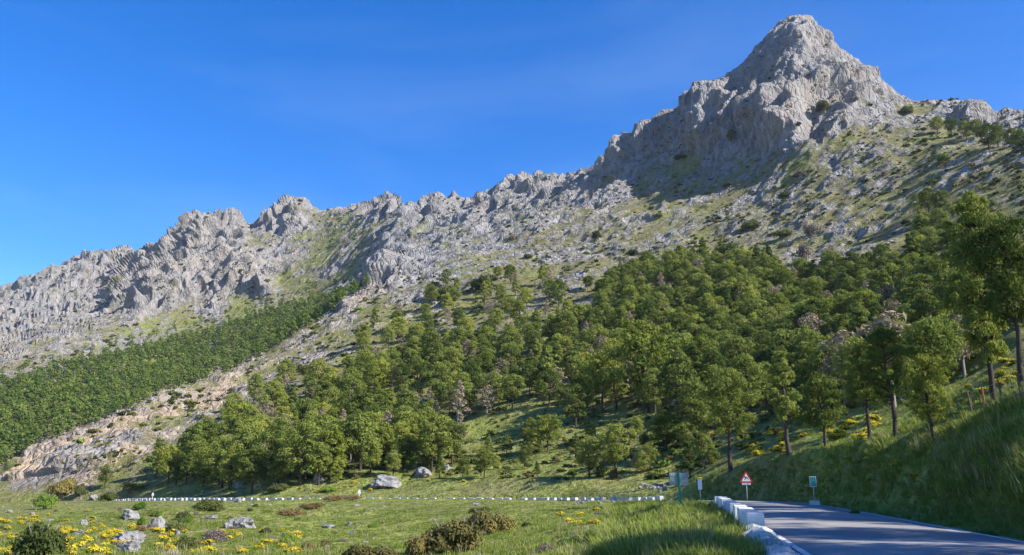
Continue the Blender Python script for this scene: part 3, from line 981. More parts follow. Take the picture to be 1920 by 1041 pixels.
# white marker posts by the far road
for px, r_, h_, lab in ((674.5, 148.5, 1.75, 'slim white roadside post with arrow-shaped head by the far road'), (289, 226, 1.9, 'slim white roadside post at the far end of the block row')):
    p = dist_at(px, r_)
    r = sign_root('marker_post', p, 0, lab, 'post')
    b = MB(); b.box((0, 0, h_ * .3), (.13, .13, h_ * .64 + .2), taper=.85)
    link('shaft', b.mesh('shaft', M_white, .01), r)
    b = MB(); b.prism([(-.26, h_ * .62), (.26, h_ * .62), (.22, h_ * .80), (.10, h_), (-.10, h_), (-.22, h_ * .80)], -.07, .07)
    link('head', b.mesh('head', M_white, .015), r)

# wire fence along the top of the bank
fence = bpy.data.objects.new('wire_fence', None)
COL.objects.link(fence)
tag(fence, 'old wire fence of leaning wooden posts along the top of the bank', 'fence')
fp = []
for px, py in ((1745, 796), (1787, 790), (1825, 783), (1850, 777), (1883, 766), (1917, 755), (1960, 742)):
    q = at(px, py)
    if q is not None: fp.append(Vector(q))
fence.location = fp[2]
tops = []
for i, q in enumerate(fp):
    ln = Vector((PR.uniform(-.18, .18), PR.uniform(-.1, .1), 1.25))
    rust = i == 3
    b = MB(); b.tube([(0, 0, -.25), tuple(ln * .5), tuple(ln)], [.05, .045, .04], 6)
    link('post', b.mesh('post', M_rust if rust else M_wood), fence, q - fence.location)
    tops.append((q - fence.location, ln))
for t in (.35, .65, .92):
    b = MB(); b.tube([a_ + v * t for a_, v in tops], .006, 4)
    link('wire', b.mesh('wire', M_metal), fence)
# ------------------------------------------------------------------ plants: meshes
M_bark = plain('pine_bark', (.065, .052, .046), 0.4, 7.0, 0.95, 0.1, 0.8, 0.03)
M_greybark = plain('grey_bark', (.21, .19, .17), 0.3, 7.0, 0.95, 0.1, 0.6, 0.02)
M_pine = leaf_mat('pine_needles', (.070, .105, .026), (.255, .290, .066), (.27, .215, .11), trans=0.32)
M_pine2 = leaf_mat('pine_needles_bright', (.100, .145, .028), (.320, .340, .066), trans=0.32)
M_brown = leaf_mat('dry_needles', (.18, .145, .10), (.33, .265, .185), trans=0.2)
M_far = leaf_mat('far_pine_needles', (.070, .125, .030), (.200, .260, .058), trans=0.34)
M_shrub = leaf_mat('shrub_leaves', (.045, .065, .022), (.14, .16, .048))
M_green = leaf_mat('bright_shrub_leaves', (.075, .14, .024), (.22, .30, .055))
M_olive = leaf_mat('olive_shrub_leaves', (.11, .105, .04), (.32, .26, .085), (.32, .20, .08))
M_bare = leaf_mat('bare_twigs', (.13, .105, .09), (.21, .175, .15), trans=0.05)
M_heath = leaf_mat('russet_heath', (.13, .085, .04), (.25, .165, .075), trans=0.1)
M_flower = leaf_mat('broom_flowers', (.58, .43, .03), (.78, .64, .06), trans=0.2)
M_grass = leaf_mat('grass_blades', (.12, .175, .028), (.29, .34, .078), (.38, .34, .16), trans=0.4)
M_grassdry = leaf_mat('dry_grass_blades', (.22, .20, .09), (.42, .37, .21), trans=0.3)


def unit(v):
    return v / np.maximum(np.linalg.norm(v, axis=1), 1e-6)[:, None]


def cards(C, D, Bv, W, Ln):
    """diamond leaves: centre C, long axis D, across Bv"""
    W, Ln = np.asarray(W)[:, None], np.asarray(Ln)[:, None]
    V = np.stack([C - D * Ln * .5, C + Bv * W * .5 - D * Ln * .05, C + D * Ln * .5, C - Bv * W * .5 - D * Ln * .05], 1).reshape(-1, 3)
    return V, np.arange(len(V)).reshape(-1, 4)


def puff_leaves(g, puffs, n_leaf, size, out=0.35, aspect=2.0, flat=0.8, low=-0.5):
    """leaves in the shells of a set of rounded tufts; returns verts, faces, tone"""
    P = np.array([p[0] for p in puffs], np.float32)
    Rr = np.array([p[1] for p in puffs], np.float32)
    w = Rr ** 2 / (Rr ** 2).sum()
    k = g.choice(len(P), n_leaf, p=w)
    d = unit(g.normal(size=(n_leaf, 3)))
    d[:, 2] = np.where(d[:, 2] < low, -d[:, 2], d[:, 2])
    rad = Rr[k] * (1 - 0.45 * g.random(n_leaf) ** 2)
    rad *= 1 + 0.22 * perlin(P[k] * 3.1 + d * 2.0, 0.9, 3)
    C = P[k] + d * rad[:, None] * np.array([1, 1, flat])
    nm = unit(d + g.normal(size=(n_leaf, 3)) * 0.34)                 # leaf face mostly outwards
    ax = unit(np.cross(nm, g.normal(size=(n_leaf, 3))) + out * d + np.array([0, 0, .15]))
    bv = unit(np.cross(ax, nm))
    sz = size * (0.6 + 0.8 * g.random(n_leaf))
    V, F = cards(C, ax, bv, sz / aspect * 1.2, sz * 1.2)
    pt = g.random(len(P))
    tone = np.clip(0.6 * pt[k] + 0.4 * g.random(n_leaf), 0, 1)
    return V, F, np.repeat(tone, 4)


def tubes_np(segs, n=6):
    """segs: list of (points, radii)"""
    b = MB()
    for pts, rr in segs: b.tube(pts, rr, n, cap=False)
    return b


def pine(seed, H=9.0, width=2.7, low=0.34, n_puff=20, n_leaf=1500, leaf=0.5, mat=None, bark=None, style='round', branch_r=0.05, tr=0.022):
    g = np.random.default_rng(seed)
    q = random.Random(seed)
    lean = Vector((q.uniform(-.05, .05), q.uniform(-.05, .05), 1))
    bend = [Vector((q.uniform(-.02, .02) * H, q.uniform(-.02, .02) * H, 0)) for _ in range(6)]
    tp = [lean * H * t + bend[i] * (t > 0) for i, t in enumerate((-.06, .15, .35, .55, .75, .93))]
    r0 = H * tr
    segs = [(tp, [r0 * 1.35, r0, r0 * .85, r0 * .66, r0 * .42, r0 * .15])]
    puffs = []
    for i in range(n_puff):
        t = (i + .5) / n_puff
        hz = low + (0.97 - low) * t ** 0.9
        u = (hz - low) / (0.97 - low)
        if style == 'round': env = width * math.sqrt(max(0.0, 1 - (2 * u - 0.8) ** 2 * 0.62)) * (0.72 if u < .12 else 1)
        elif style == 'cone': env = width * (1.02 - u) ** 0.75
        else: env = width * (0.45 + 0.75 * u if u < .7 else 1.0 * math.sqrt(max(0.02, 1 - ((u - .6) / .42) ** 2)))
        a = i * 2.4 + q.uniform(-.5, .5)
        rad = env * q.uniform(.5, .95) if u < .9 else env * q.uniform(0, .4)
        base = lean * (H * (hz - .05 * q.random()))
        c = base + Vector((math.cos(a) * rad, math.sin(a) * rad, rad * q.uniform(-.02, .18)))
        pr = width * q.uniform(.30, .46) * (1.0 if style != 'cone' else .8 - .25 * u)
        puffs.append((tuple(c), pr))
        segs.append(([base - Vector((0, 0, .05 * H)), base.lerp(c, .55) + Vector((0, 0, -.03 * H)), c], [branch_r * 1.4, branch_r, branch_r * .4]))
        if n_leaf > 4790:                                           # side sprays on the near trees
            for _ in range(3):
                c2 = c + Vector((q.gauss(0, 1), q.gauss(0, 1), q.gauss(0, .45))) * pr * 1.05
                puffs.append((tuple(c2), pr * q.uniform(.35, .6)))
                segs.append(([base.lerp(c, .6), c2], [branch_r * .6, branch_r * .25]))
    V, F, tone = puff_leaves(g, puffs, n_leaf, leaf, out=0.5, aspect=2.4 if n_leaf < 4790 else 3.4, flat=0.72)
    crown = np_mesh('crown', V, F, mat or M_pine, False, {'tone': tone})
    trunk = tubes_np(segs, 6 if n_leaf < 4790 else 8).mesh('trunk', bark or M_bark, smooth=True)
    return trunk, crown, H


def joined(name, trunk, crown):
    bm = bmesh.new()
    bm.from_mesh(trunk)
    nt = len(bm.faces)
    bm.from_mesh(crown)
    bm.faces.ensure_lookup_table()
    for f in bm.faces[nt:]: f.material_index = 1
    me = bpy.data.meshes.new(name)
    bm.to_mesh(me)
    bm.free()
    me.materials.append(trunk.materials[0])
    me.materials.append(crown.materials[0])
    return me


def bush_mesh(name, seed, n_leaf, leaf, mat, puffs=9, w=1.0, h=0.8, low=-0.15):
    g = np.random.default_rng(seed)
    q = random.Random(seed)
    pf = []
    for i in range(puffs):
        a, rr = q.uniform(0, 6.28), math.sqrt(q.random()) * w * .62
        pf.append(((math.cos(a) * rr, math.sin(a) * rr, h * q.uniform(.2, .75) * (1 - .45 * rr / w)), w * q.uniform(.28, .45)))
    V, F, tone = puff_leaves(g, pf, n_leaf, leaf, out=0.4, aspect=1.8, flat=min(1.0, h / w), low=low)
    V[:, 2] = np.maximum(V[:, 2], -0.05)
    return np_mesh(name, V, F, mat, False, {'tone': tone})


def twig_mesh(name, seed, w=1.0, h=1.0, nb=9, r=0.03, mat=None):
    q = random.Random(seed)
    segs = []
    for i in range(nb):
        a = i * 6.28 / nb + q.uniform(-.4, .4)
        e = Vector((math.cos(a) * w * q.uniform(.3, .8), math.sin(a) * w * q.uniform(.3, .8), h * q.uniform(.5, .9)))
        segs.append(([(0, 0, -.15), e * .5 + Vector((0, 0, .1 * h)), e], [r, r * .7, r * .3]))
    return tubes_np(segs, 5).mesh(name, mat or M_greybark)


# mid-distance pines
MID = [pine(100, 9.5, 3.2, .24, 26, 4550, .36), pine(101, 9.0, 3.0, .28, 24, 4200, .36), pine(102, 10.5, 2.7, .22, 28, 4375, .36, style='cone'),
       pine(103, 8.5, 3.2, .34, 22, 4025, .36, style='umbrella'), pine(104, 9.8, 2.8, .20, 26, 4375, .36, mat=M_pine2), pine(105, 9.0, 3.2, .24, 26, 4550, .36, mat=M_pine2),
       pine(106, 11.0, 3.0, .24, 28, 4725, .36), pine(107, 8.0, 2.7, .28, 20, 3500, .36)]
BRN = [pine(120, 9.0, 2.1, .25, 22, 900, .42, mat=M_brown, bark=M_greybark, style='cone'), pine(121, 8.0, 2.4, .3, 18, 850, .42, mat=M_brown, bark=M_greybark)]
NEAR = [pine(140, 12.5, 3.0, .36, 26, 13000, .30, style='round', branch_r=.06), pine(141, 11.5, 2.6, .34, 24, 11000, .30, style='cone', branch_r=.055),
        pine(142, 12.0, 3.2, .40, 24, 12000, .30, style='umbrella', branch_r=.06), pine(143, 10.0, 3.0, .30, 24, 12000, .30, mat=M_pine2, branch_r=.055)]
BIG = pine(150, 14.0, 2.5, .26, 40, 26000, .30, branch_r=.07, tr=.017)
SMALLNEAR = [pine(160, 8.0, 2.5, .28, 20, 5200, .34), pine(161, 7.5, 2.3, .34, 18, 4800, .34, style='umbrella'), pine(162, 8.0, 2.2, .24, 20, 5200, .34, style='cone'), pine(163, 7.0, 2.6, .30, 18, 5000, .34, mat=M_pine2)]
FARM = [pine(180 + i, 8.0, 2.6, .25, 9, 300, .95, mat=M_far, style=s_) for i, s_ in enumerate(('round', 'round', 'umbrella'))]


def plant_pine(kind, loc, hgt, label, group, rz_=None, wk=1.0):
    trunk, crown, H = kind
    r = bpy.data.objects.new('pine_tree', None)
    COL.objects.link(r)
    r.location = loc
    r.rotation_euler = (0, 0, PR.uniform(0, 6.28) if rz_ is None else rz_)
    k = hgt / H
    r.scale = (k * wk * PR.uniform(.92, 1.1), k * wk * PR.uniform(.92, 1.1), k)
    link('trunk', trunk, r)
    link('crown', crown, r)
    return tag(r, label, 'tree', group)


def tree_at(kind, px, py, py_top, label, group, r_=None, wk=1.0):
    """a tree whose foot is seen at (px, py) and whose top is at pixel row py_top"""
    p = at(px, py) if r_ is None else np.array(dist_at(px, r_))
    r_ = math.hypot(p[0], p[1])
    ztop = CAMZ + r_ * float(pix(px, py_top)[1])
    return plant_pine(kind, (p[0], p[1], p[2] - .1), max(ztop - p[2], 2.0), label, group, None, wk)


# ------------------------------------------------------------------ near and middle trees, one by one
GB = 'pines on the crest of the roadside bank'
tree_at(BIG, 1882, 727, 352, 'tallest dark pine with a wide crown at the picture edge above the bank', GB, 61, .68)
tree_at(NEAR[2], 1945, 735, 395, 'dark pine at the very edge of the view behind the bank', GB, 55, .62)
tree_at(NEAR[3], 1752, 832, 655, 'bright green pine with bare dead lower branches, on the bank crest', GB, None, .8)
tree_at(NEAR[0], 1678, 818, 606, 'tall greyish pine on the bank, between two others, with straight pale trunk', GB, None, .8)
tree_at(NEAR[2], 1632, 828, 640, 'dark spreading pine on the bank left of the pale-trunked pine', GB, None, .8)
tree_at(SMALLNEAR[0], 1548, 838, 702, 'slim pine with rounded crown on the bank crest above the green sign', GB)
tree_at(NEAR[1], 1481, 851, 648, 'tall bank pine with long dark leaning trunk', GB, None, .8)
tree_at(NEAR[0], 1371, 882, 688, 'tall straight pine standing behind the triangular warning sign', GB, None, .8)
GR = 'pines on the open slope above the far road'
SN = SMALLNEAR
for i, (px, py, t, lab) in enumerate((
        (1306, 829, 712, 'slender pine with a long bare trunk, left of the tall straight pine'),
        (1251, 846, 772, 'broad pine on the open slope above the rubble heap'),
        (1295, 897, 822, 'pale pine just behind the grey sign board'),
        (1217, 882, 832, 'low rounded pine above the roadside rubble'),
        (1156, 897, 798, 'double-crowned pine with dark leaning trunk beside the far road'),
        (1105, 895, 818, 'wide pine with crooked trunk casting a long shadow on the grass'),
        (1027, 846, 778, 'dense pine at the top edge of the grassy clearing'),
        (983, 846, 800, 'small round pine left of the dense clearing pine'),
        (950, 853, 815, 'little pine at the upper left of the clearing'),
        (908, 897, 838, 'lone pine with thin pale bare trunk by the far road'),
        (1080, 802, 722, 'pale green pine at the foot of the dark wood'),
        (1131, 767, 660, 'tall pine with bright right side above the clearing'),
        (1210, 775, 607, 'large yellow-green pine standing out in the wood'),
        (1022, 745, 643, 'large bright pine in the middle of the wood'),
        (848, 875, 793, 'full pine above the lone thin-trunked pine'),
        (868, 895, 856, 'small dark pine with crooked trunk beside the second boulder'),
        (768, 884, 826, 'round pine between the two large boulders'),
        (720, 873, 830, 'small pine above the large boulder'),
        (678, 878, 828, 'umbrella pine left of the large boulder'),
        (597, 910, 832, 'tall airy pine with a white rock at its foot'),
        (575, 880, 820, 'thin pine behind the white rock'),
        (472, 926, 838, 'big full pine close to the far block row'),
        (430, 919, 850, 'dark dense pine left of the big roadside pine'),
        (380, 912, 868, 'low pine near the far end of the block row'),
        (330, 912, 870, 'leaning pine beside the slim white post'),
        (520, 915, 862, 'russet-tinged pine by the far road'),
        (196, 915, 872, 'dark tree at the foot of the tan rock slope'))):
    tree_at(SN[(i * 3 + i // 4) % 4], px, py, t, lab, GR)

# the woods: feet of the trees inside these outlines (picture x, y), with the spacing in metres
P1 = [(1130, 600), (1140, 545), (1170, 515), (1260, 495), (1340, 490), (1440, 505), (1500, 530), (1600, 525), (1700, 500), (1710, 455), (1770, 445), (1840, 460), (1870, 560), (1850, 660), (1800, 730), (1700, 770), (1600, 770), (1450, 730), (1300, 660), (1250, 640), (1150, 620)]
P2 = [(560, 800), (600, 745), (680, 700), (800, 660), (900, 650), (1050, 650), (1130, 600), (1250, 640), (1300, 660), (1450, 730), (1440, 790), (1300, 790), (1200, 785), (1130, 765), (1040, 780), (950, 800), (900, 830), (820, 850), (700, 850), (600, 850)]
P3 = [(365, 868), (440, 830), (560, 800), (600, 850), (700, 850), (820, 850), (860, 882), (700, 892), (560, 914), (430, 916), (310, 908), (290, 892)]
P4 = [(640, 690), (680, 640), (720, 590), (800, 550), (900, 520), (1130, 540), (1130, 600), (1050, 650), (900, 650), (800, 660), (680, 700)]
P5 = [(440, 775), (500, 745), (610, 695), (620, 740), (560, 800), (480, 800), (400, 850), (385, 840)]
P6 = [(620, 912), (700, 893), (900, 903), (1000, 900), (1250, 895), (1340, 878), (1300, 815), (1000, 825), (820, 868), (640, 888)]
FF = [(-140, 930), (0, 885), (100, 828), (220, 782), (320, 742), (440, 697), (520, 652), (600, 598), (650, 565), (692, 535), (650, 548), (560, 572), (450, 603), (350, 636), (250, 658), (150, 682), (50, 712), (-140, 780)]


def clump(p, wl, ph=0.0):
    """a smooth irregular pattern over the land, about -1..1"""
    x, y = p[0] / wl * 3.1, p[1] / wl * 3.1
    return (math.sin(x + 1.7 * math.sin(y * .6 + ph)) + math.sin(y * 1.3 + 1.3 * math.sin(x * .8 - ph)) + math.sin(.7 * x - 1.1 * y + ph)) / 3


def inside(px, py, poly):
    c = False
    for (x0, y0), (x1, y1) in zip(poly, poly[1:] + poly[:1]):
        if (y0 > py) != (y1 > py) and px < (x1 - x0) * (py - y0) / (y1 - y0) + x0: c = not c
    return c


def fill(poly, spacing, tries, vk=0.45, rmin=0, rmax=1e9, gap=None):
    xs, ys = [p[0] for p in poly], [p[1] for p in poly]
    got, grid = [], {}
    for _ in range(tries):
        px, py = PR.uniform(min(xs), max(xs)), PR.uniform(min(ys), max(ys))
        if not inside(px, py, poly): continue
        p = at(px, py)
        if p is None: continue
        r_ = math.hypot(p[0], p[1])
        if r_ < rmin or r_ > rmax: continue
        if gap and gap(px, py, p): continue
        key = (int(p[0] // spacing), int(p[1] // spacing))
        ok = True
        for a_ in range(-1, 2):
            for b_ in range(-1, 2):
                for (x2, y2) in grid.get((key[0] + a_, key[1] + b_), ()):
                    if (x2 - p[0]) ** 2 + (y2 - p[1]) ** 2 < spacing ** 2: ok = False
        if ok:
            grid.setdefault(key, []).append((p[0], p[1]))
            got.append((px, py, p, r_))
    return got


wood = []
for poly, sp, lab, grp in ((P1, 5.1, 'rounded green pine in the dense wood below the grey peak', 'pines of the dense wood below the peak'),
                           (P2, 5.8, 'pine in the mixed wood on the middle of the slope', 'pines of the middle wood'),
                           (P3, 5.2, 'small pine in the strip of wood above the far road', 'pines above the far road'),
                           (P4, 13.0, 'scattered pine on the rocky slope above the middle wood', 'scattered pines on the rocky slope'),
                           (P5, 9.5, 'dark scattered pine beside the pale rocky spur', 'scattered pines beside the spur')):
    for px, py, p, r_ in fill(poly, sp, 9000, gap=(lambda a_, b_, p_: clump(p_, 34) < -.45) if poly in (P2, P3) else None):
        wood.append((r_, px, py, p, lab, grp))
for px, py, p, r_ in fill(P6, 8.5, 4000):
    wood.append((r_, px, py, p, 'low young pine dotted on the open slope just above the far road', 'young pines on the open slope'))
wood.sort(key=lambda t: t[0])
print('wood', len(wood))
mass = {'p': [], 's': [], 'r': [], 'i': []}
N_IND = 250
for k, (r_, px, py, p, lab, grp) in enumerate(wood):
    hgt = PR.triangular(6.5, 13.0, 8.5) if 'young' not in lab else PR.uniform(2.6, 5.2)
    brown = 'young' not in lab and PR.random() < 0.12
    if k < N_IND:
        if brown: plant_pine(BRN[PR.randrange(2)], (p[0], p[1], p[2] - .15), hgt * .95, lab.replace('rounded green', 'dry brown').replace('small pine', 'small dry brown pine').replace('dark scattered pine', 'dry brown scattered pine').replace('scattered pine on', 'dry brown pine on').replace('pine in the mixed', 'dry brown pine in the mixed'), grp)
        else: plant_pine(MID[PR.randrange(8)], (p[0], p[1], p[2] - .15), hgt, lab, grp)
    else:
        mass['p'].append((p[0], p[1], p[2] - .15)); mass['s'].append(hgt / 9.3); mass['r'].append(PR.uniform(0, 6.28))
        mass['i'].append(8 + PR.randrange(2) if brown else PR.randrange(8))
for px, py, t, lab in ((1742, 405, 352, 'dark airy tree alone on the rocky slope above the wood'), (1722, 402, 362, 'left companion of the lone dark tree on the rocky slope'), (1764, 404, 358, 'right companion of the lone dark tree on the rocky slope'),
                       (1805, 408, 372, 'low spreading tree right of the lone dark trees'), (1372, 268, 244, 'small tree at the foot of the shaded cliff'),
                       (1855, 282, 232, 'grey-green tree with bare trunk on the skyline slope'), (1872, 276, 234, 'second grey-green tree on the skyline slope'), (1900, 276, 240, 'grey-green tree near the right end of the skyline slope'), (1917, 283, 243, 'last grey-green tree at the right end of the skyline slope'),
                       (1758, 252, 218, 'first low tree of the row under the far crag'), (1785, 255, 222, 'second low tree of the row under the far crag'), (1812, 260, 226, 'third low tree of the row under the far crag'), (1832, 258, 224, 'fourth low tree of the row under the far crag')):
    tree_at(MID[PR.choice((0, 3, 7, 1))], px, py, t, lab, 'trees high on the rocky slope')
# off to the right of the view the same bank goes on, with the pines that shade the road
for x, y, hgt in ((28, 4, 12), (33, 14, 13), (24, -9, 11), (23.5, 11, 12), (40, 22, 13), (31, 30, 12), (39, 38, 12)):
    plant_pine(NEAR[PR.randrange(4)], (x, y, ground_z(x, y) - .1), hgt, 'pine on the roadside bank outside the right edge of the view', 'pines of the roadside bank out of view')


# ------------------------------------------------------------------ masses nobody could count
def scatter(name, d, meshes, label, cat):
    me = bpy.data.meshes.new(name)
    pts = np.array(d['p'], np.float32)
    me.vertices.add(len(pts))
    me.vertices.foreach_set('co', pts.ravel())
    for nm, key, ty in (('size', 's', 'FLOAT'), ('turn', 'r', 'FLOAT'), ('variant', 'i', 'INT')):
        a_ = me.attributes.new(nm, ty, 'POINT')
        a_.data.foreach_set('value', np.array(d[key], np.float32 if ty == 'FLOAT' else np.int32))
    o = link(name, me)
    tag(o, label, cat, kind='stuff')
    ng = bpy.data.node_groups.new(name, 'GeometryNodeTree')
    ng.interface.new_socket('Geometry', in_out='INPUT', socket_type='NodeSocketGeometry')
    ng.interface.new_socket('Geometry', in_out='OUTPUT', socket_type='NodeSocketGeometry')
    nn, ll = ng.nodes, ng.links
    gi, go = nn.new('NodeGroupInput'), nn.new('NodeGroupOutput')
    jn = nn.new('GeometryNodeJoinGeometry')

    def named(nm, ty):
        x = nn.new('GeometryNodeInputNamedAttribute')
        x.data_type = ty
        x.inputs['Name'].default_value = nm
        return x.outputs['Attribute']
    sz, tn, vr = named('size', 'FLOAT'), named('turn', 'FLOAT'), named('variant', 'INT')
    xyz = nn.new('ShaderNodeCombineXYZ')
    ll.new(tn, xyz.inputs['Z'])
    eu = nn.new('FunctionNodeEulerToRotation')
    ll.new(xyz.outputs[0], eu.inputs[0])
    for k, ms in enumerate(meshes):
        so = bpy.data.objects.new(name + '_sprig', ms)
        oi = nn.new('GeometryNodeObjectInfo')
        oi.inputs['Object'].default_value = so
        oi.inputs['As Instance'].default_value = True
        cp = nn.new('FunctionNodeCompare')
        cp.data_type = 'INT'
        cp.operation = 'EQUAL'
        ll.new(vr, cp.inputs[2])
        cp.inputs[3].default_value = k
        ip = nn.new('GeometryNodeInstanceOnPoints')
        ll.new(gi.outputs[0], ip.inputs['Points'])
        ll.new(cp.outputs[0], ip.inputs['Selection'])
        ll.new(oi.outputs['Geometry'], ip.inputs['Instance'])
        ll.new(eu.outputs[0], ip.inputs['Rotation'])
        ll.new(sz, ip.inputs['Scale'])
        ll.new(ip.outputs[0], jn.inputs[0])
    ll.new(jn.outputs[0], go.inputs[0])
    md = o.modifiers.new('scatter', 'NODES')
    md.node_group = ng
    return o


if mass['p']:
    scatter('woodland', mass, [joined('w%d' % i, t[0], t[1]) for i, t in enumerate(MID + BRN)], 'upper reaches of the pine wood merging into one green mass', 'wood')
ff = {'p': [], 's': [], 'r': [], 'i': []}
for px, py, p, r_ in fill(FF, 4.5, 34000, rmin=430, gap=lambda a_, b_, p_: clump(p_, 45, 2.0) < -.62):
    ff['p'].append((p[0], p[1], p[2] - .3)); ff['s'].append(PR.uniform(.75, 1.25)); ff['r'].append(PR.uniform(0, 6.28)); ff['i'].append(PR.randrange(3))
ragged = [(x, y - 26) for x, y in FF[9:]] + [(x, y + 8) for x, y in FF[9:]][::-1]
for px, py, p, r_ in fill(ragged, 11.0, 5000, rmin=430):
    ff['p'].append((p[0], p[1], p[2] - .3)); ff['s'].append(PR.uniform(.45, 1.0)); ff['r'].append(PR.uniform(0, 6.28)); ff['i'].append(PR.randrange(3))
print('far forest', len(ff['p']))
scatter('forest', ff, [joined('f%d' % i, t[0], t[1]) for i, t in enumerate(FARM)], 'even green belt of pine forest on the far slope behind the rocky spur', 'forest')

# scrub dotted over the rock
SCR = [bush_mesh('s%d' % i, 300 + i, 90, .42, mt, 6, 1.0, .75) for i, mt in enumerate((M_shrub, M_shrub, M_olive, M_green, M_shrub))]
DENS = np.array([[float(v) for v in t.split(',')] for t in '''1500,60,.05 1400,150,.15 1350,130,.5 1300,220,.1 1500,180,.12 1560,200,.5 1620,200,.75 1700,210,.9 1800,260,1 1850,320,.8 1700,300,.6 1600,280,.6 1500,320,.5 1400,320,.45 1300,320,.6 1250,300,.7 1350,400,.8 1500,400,.8 1650,400,.8 1800,380,.9
1200,400,.6 1100,350,.5 1000,340,.45 900,400,.5 1000,440,.6 900,480,.8 1100,500,.9 800,520,1 700,560,1 650,480,.4 600,420,.3 500,430,.3 400,450,.3 350,540,.25 450,580,.8 300,610,.9 200,630,1 100,680,1 50,560,.6 100,520,.6 200,500,.6 150,600,.6 0,620,.6 620,600,.7 520,690,.9 400,740,.8 300,800,.6 150,850,.4 80,900,.3 400,800,.9 600,720,1 900,650,1 1000,700,.6 1400,600,.5 700,850,1 1000,850,.9 1300,820,1 1500,800,1 1900,680,1 300,690,.3 500,620,.3'''.split()], np.float32)
cand = 21000
cx = rng.uniform(-60, 1980, cand).astype(np.float32)
cy = rng.uniform(60, 900, cand).astype(np.float32)
dn = idw(cx, cy, DENS) * (0.35 + 1.3 * sstep(-.2, .5, perlin(np.stack([cx, cy, cx * 0], -1), 55, 21)))
sd = {'p': [], 's': [], 'r': [], 'i': []}
for x, y, d in zip(cx, cy, dn):
    if rng.random() > d: continue
    p = at(x, y)
    if p is None: continue
    r_ = math.hypot(p[0], p[1])
    if r_ < 118: continue
    sd['p'].append(tuple(p)); sd['s'].append(float(np.clip(rng.lognormal(-.25, .42), .3, 2.2)) * (0.8 if r_ < 300 else 1.25 if r_ < 800 else 2.0)); sd['r'].append(rng.uniform(0, 6.28)); sd['i'].append(int(rng.choice(5, p=[.28, .25, .28, .07, .12])))
print('scrub', len(sd['p']))
scatter('scrub', sd, SCR, 'low scrub and cushion bushes dotted over the rocky slopes', 'scrub')
# ------------------------------------------------------------------ rocks and bushes of the foreground, one by one
M_rock = None
m, n, l = new_mat('limestone')
tc = n.new('ShaderNodeTexCoord').outputs['Object']
f1, f2 = noise(n, l, 1.6, 6, 0.7, tc, 0.4), noise(n, l, 7.0, 4, 0.7, tc)
c = ramp(n, l, f1, [(0.3, (.11, .11, .115)), (0.5, (.235, .23, .225)), (0.72, (.35, .335, .315))])
c = mixc(n, l, mapr(n, l, f2, 0.5, 0.7, 0, 0.5), c, (.17, .17, .165))
M_rock = finish(m, n, l, c, 0.95, 0.08, math_n(n, l, 'ADD', f1, math_n(n, l, 'MULTIPLY', f2, 0.4)), 0.8, 0.12)
BR = [rock_mesh('boulder', 400 + i, M_rock, 1, .9, .9, 4, 0.5) for i in range(6)]


def px_size(px, py, r_):
    return r_ / FPX / math.cos(math.atan2(abs(py - 520), FPX))


for i, (px, py, w, h_, lab) in enumerate((
        (725, 912, 62, 32, 'largest grey boulder on the slope above the far road'), (795, 892, 40, 18, 'flat boulder right of the largest boulder'), (838, 880, 22, 10, 'small boulder further right of the largest boulder'),
        (705, 915, 26, 16, 'low stone at the left foot of the largest boulder'), (459, 990, 42, 36, 'big pale boulder in the middle of the meadow'), (430, 990, 26, 17, 'smaller stone leaning left of the big pale meadow boulder'),
        (247, 973, 30, 24, 'split grey rock below the far end of the block row'), (293, 990, 28, 22, 'grey rock beside a dark bush in the meadow'), (253, 1020, 62, 22, 'long flat rock outcrop among yellow broom'),
        (242, 1041, 46, 26, 'rounded pale rock at the bottom edge of the meadow'), (312, 1044, 44, 18, 'rough rock at the bottom edge right of the rounded one'), (148, 1002, 28, 9, 'thin flat slab lying in the broom'),
        (157, 984, 15, 13, 'small upright rock left in the meadow'), (178, 934, 15, 7, 'small pale stone on the green hump below the tan slope'), (330, 1005, 12, 12, 'small stone beside a broom bush'), (396, 973, 24, 7, 'flat stone above the big pale boulder'),
        (618, 990, 26, 11, 'pale flat rock in the smooth green meadow'), (655, 985, 14, 7, 'little stone in the smooth green meadow'), (600, 902, 22, 20, 'white rock at the foot of the airy pine'), (536, 890, 26, 12, 'grey rock among the pines above the road'),
        (445, 915, 20, 12, 'rock between two roadside pines'), (447, 942, 14, 9, 'stone at the foot of the far block row'), (893, 948, 16, 9, 'stone below the far road in the middle of the view'), (660, 1002, 20, 8, 'half-buried stone near the olive-brown bushes'),
        (800, 670, 34, 20, 'bare grey outcrop among the middle pines'), (1282, 665, 30, 16, 'grey rock showing in the dense wood'), (1262, 762, 26, 16, 'pale rock in the gap of the wood above the clearing'))):
    p = at(px, py)
    r_ = math.hypot(p[0], p[1])
    k = px_size(px, py, r_)
    o = link('boulder', BR[i % 6], None, (p[0], p[1], p[2] + h_ * k * .12), PR.uniform(0, 6.28), (w * k * .56, w * k * .52, h_ * k * .85))
    tag(o, lab, 'rock', 'limestone boulders')
for i in range(26):
    px, py = PR.gauss(1232, 20), PR.uniform(908, 923)
    p = at(px, py)
    k = px_size(px, py, math.hypot(p[0], p[1]))
    w = PR.uniform(5, 12)
    tag(link('rubble_stone', BR[PR.randrange(6)], None, (p[0], p[1], p[2] + w * k * .15), PR.uniform(0, 6), (w * k * .6, w * k * .5, w * k * .42)), 'pale stone in the rubble heap beside the bend of the far road', 'rock', 'stones of the rubble heap')
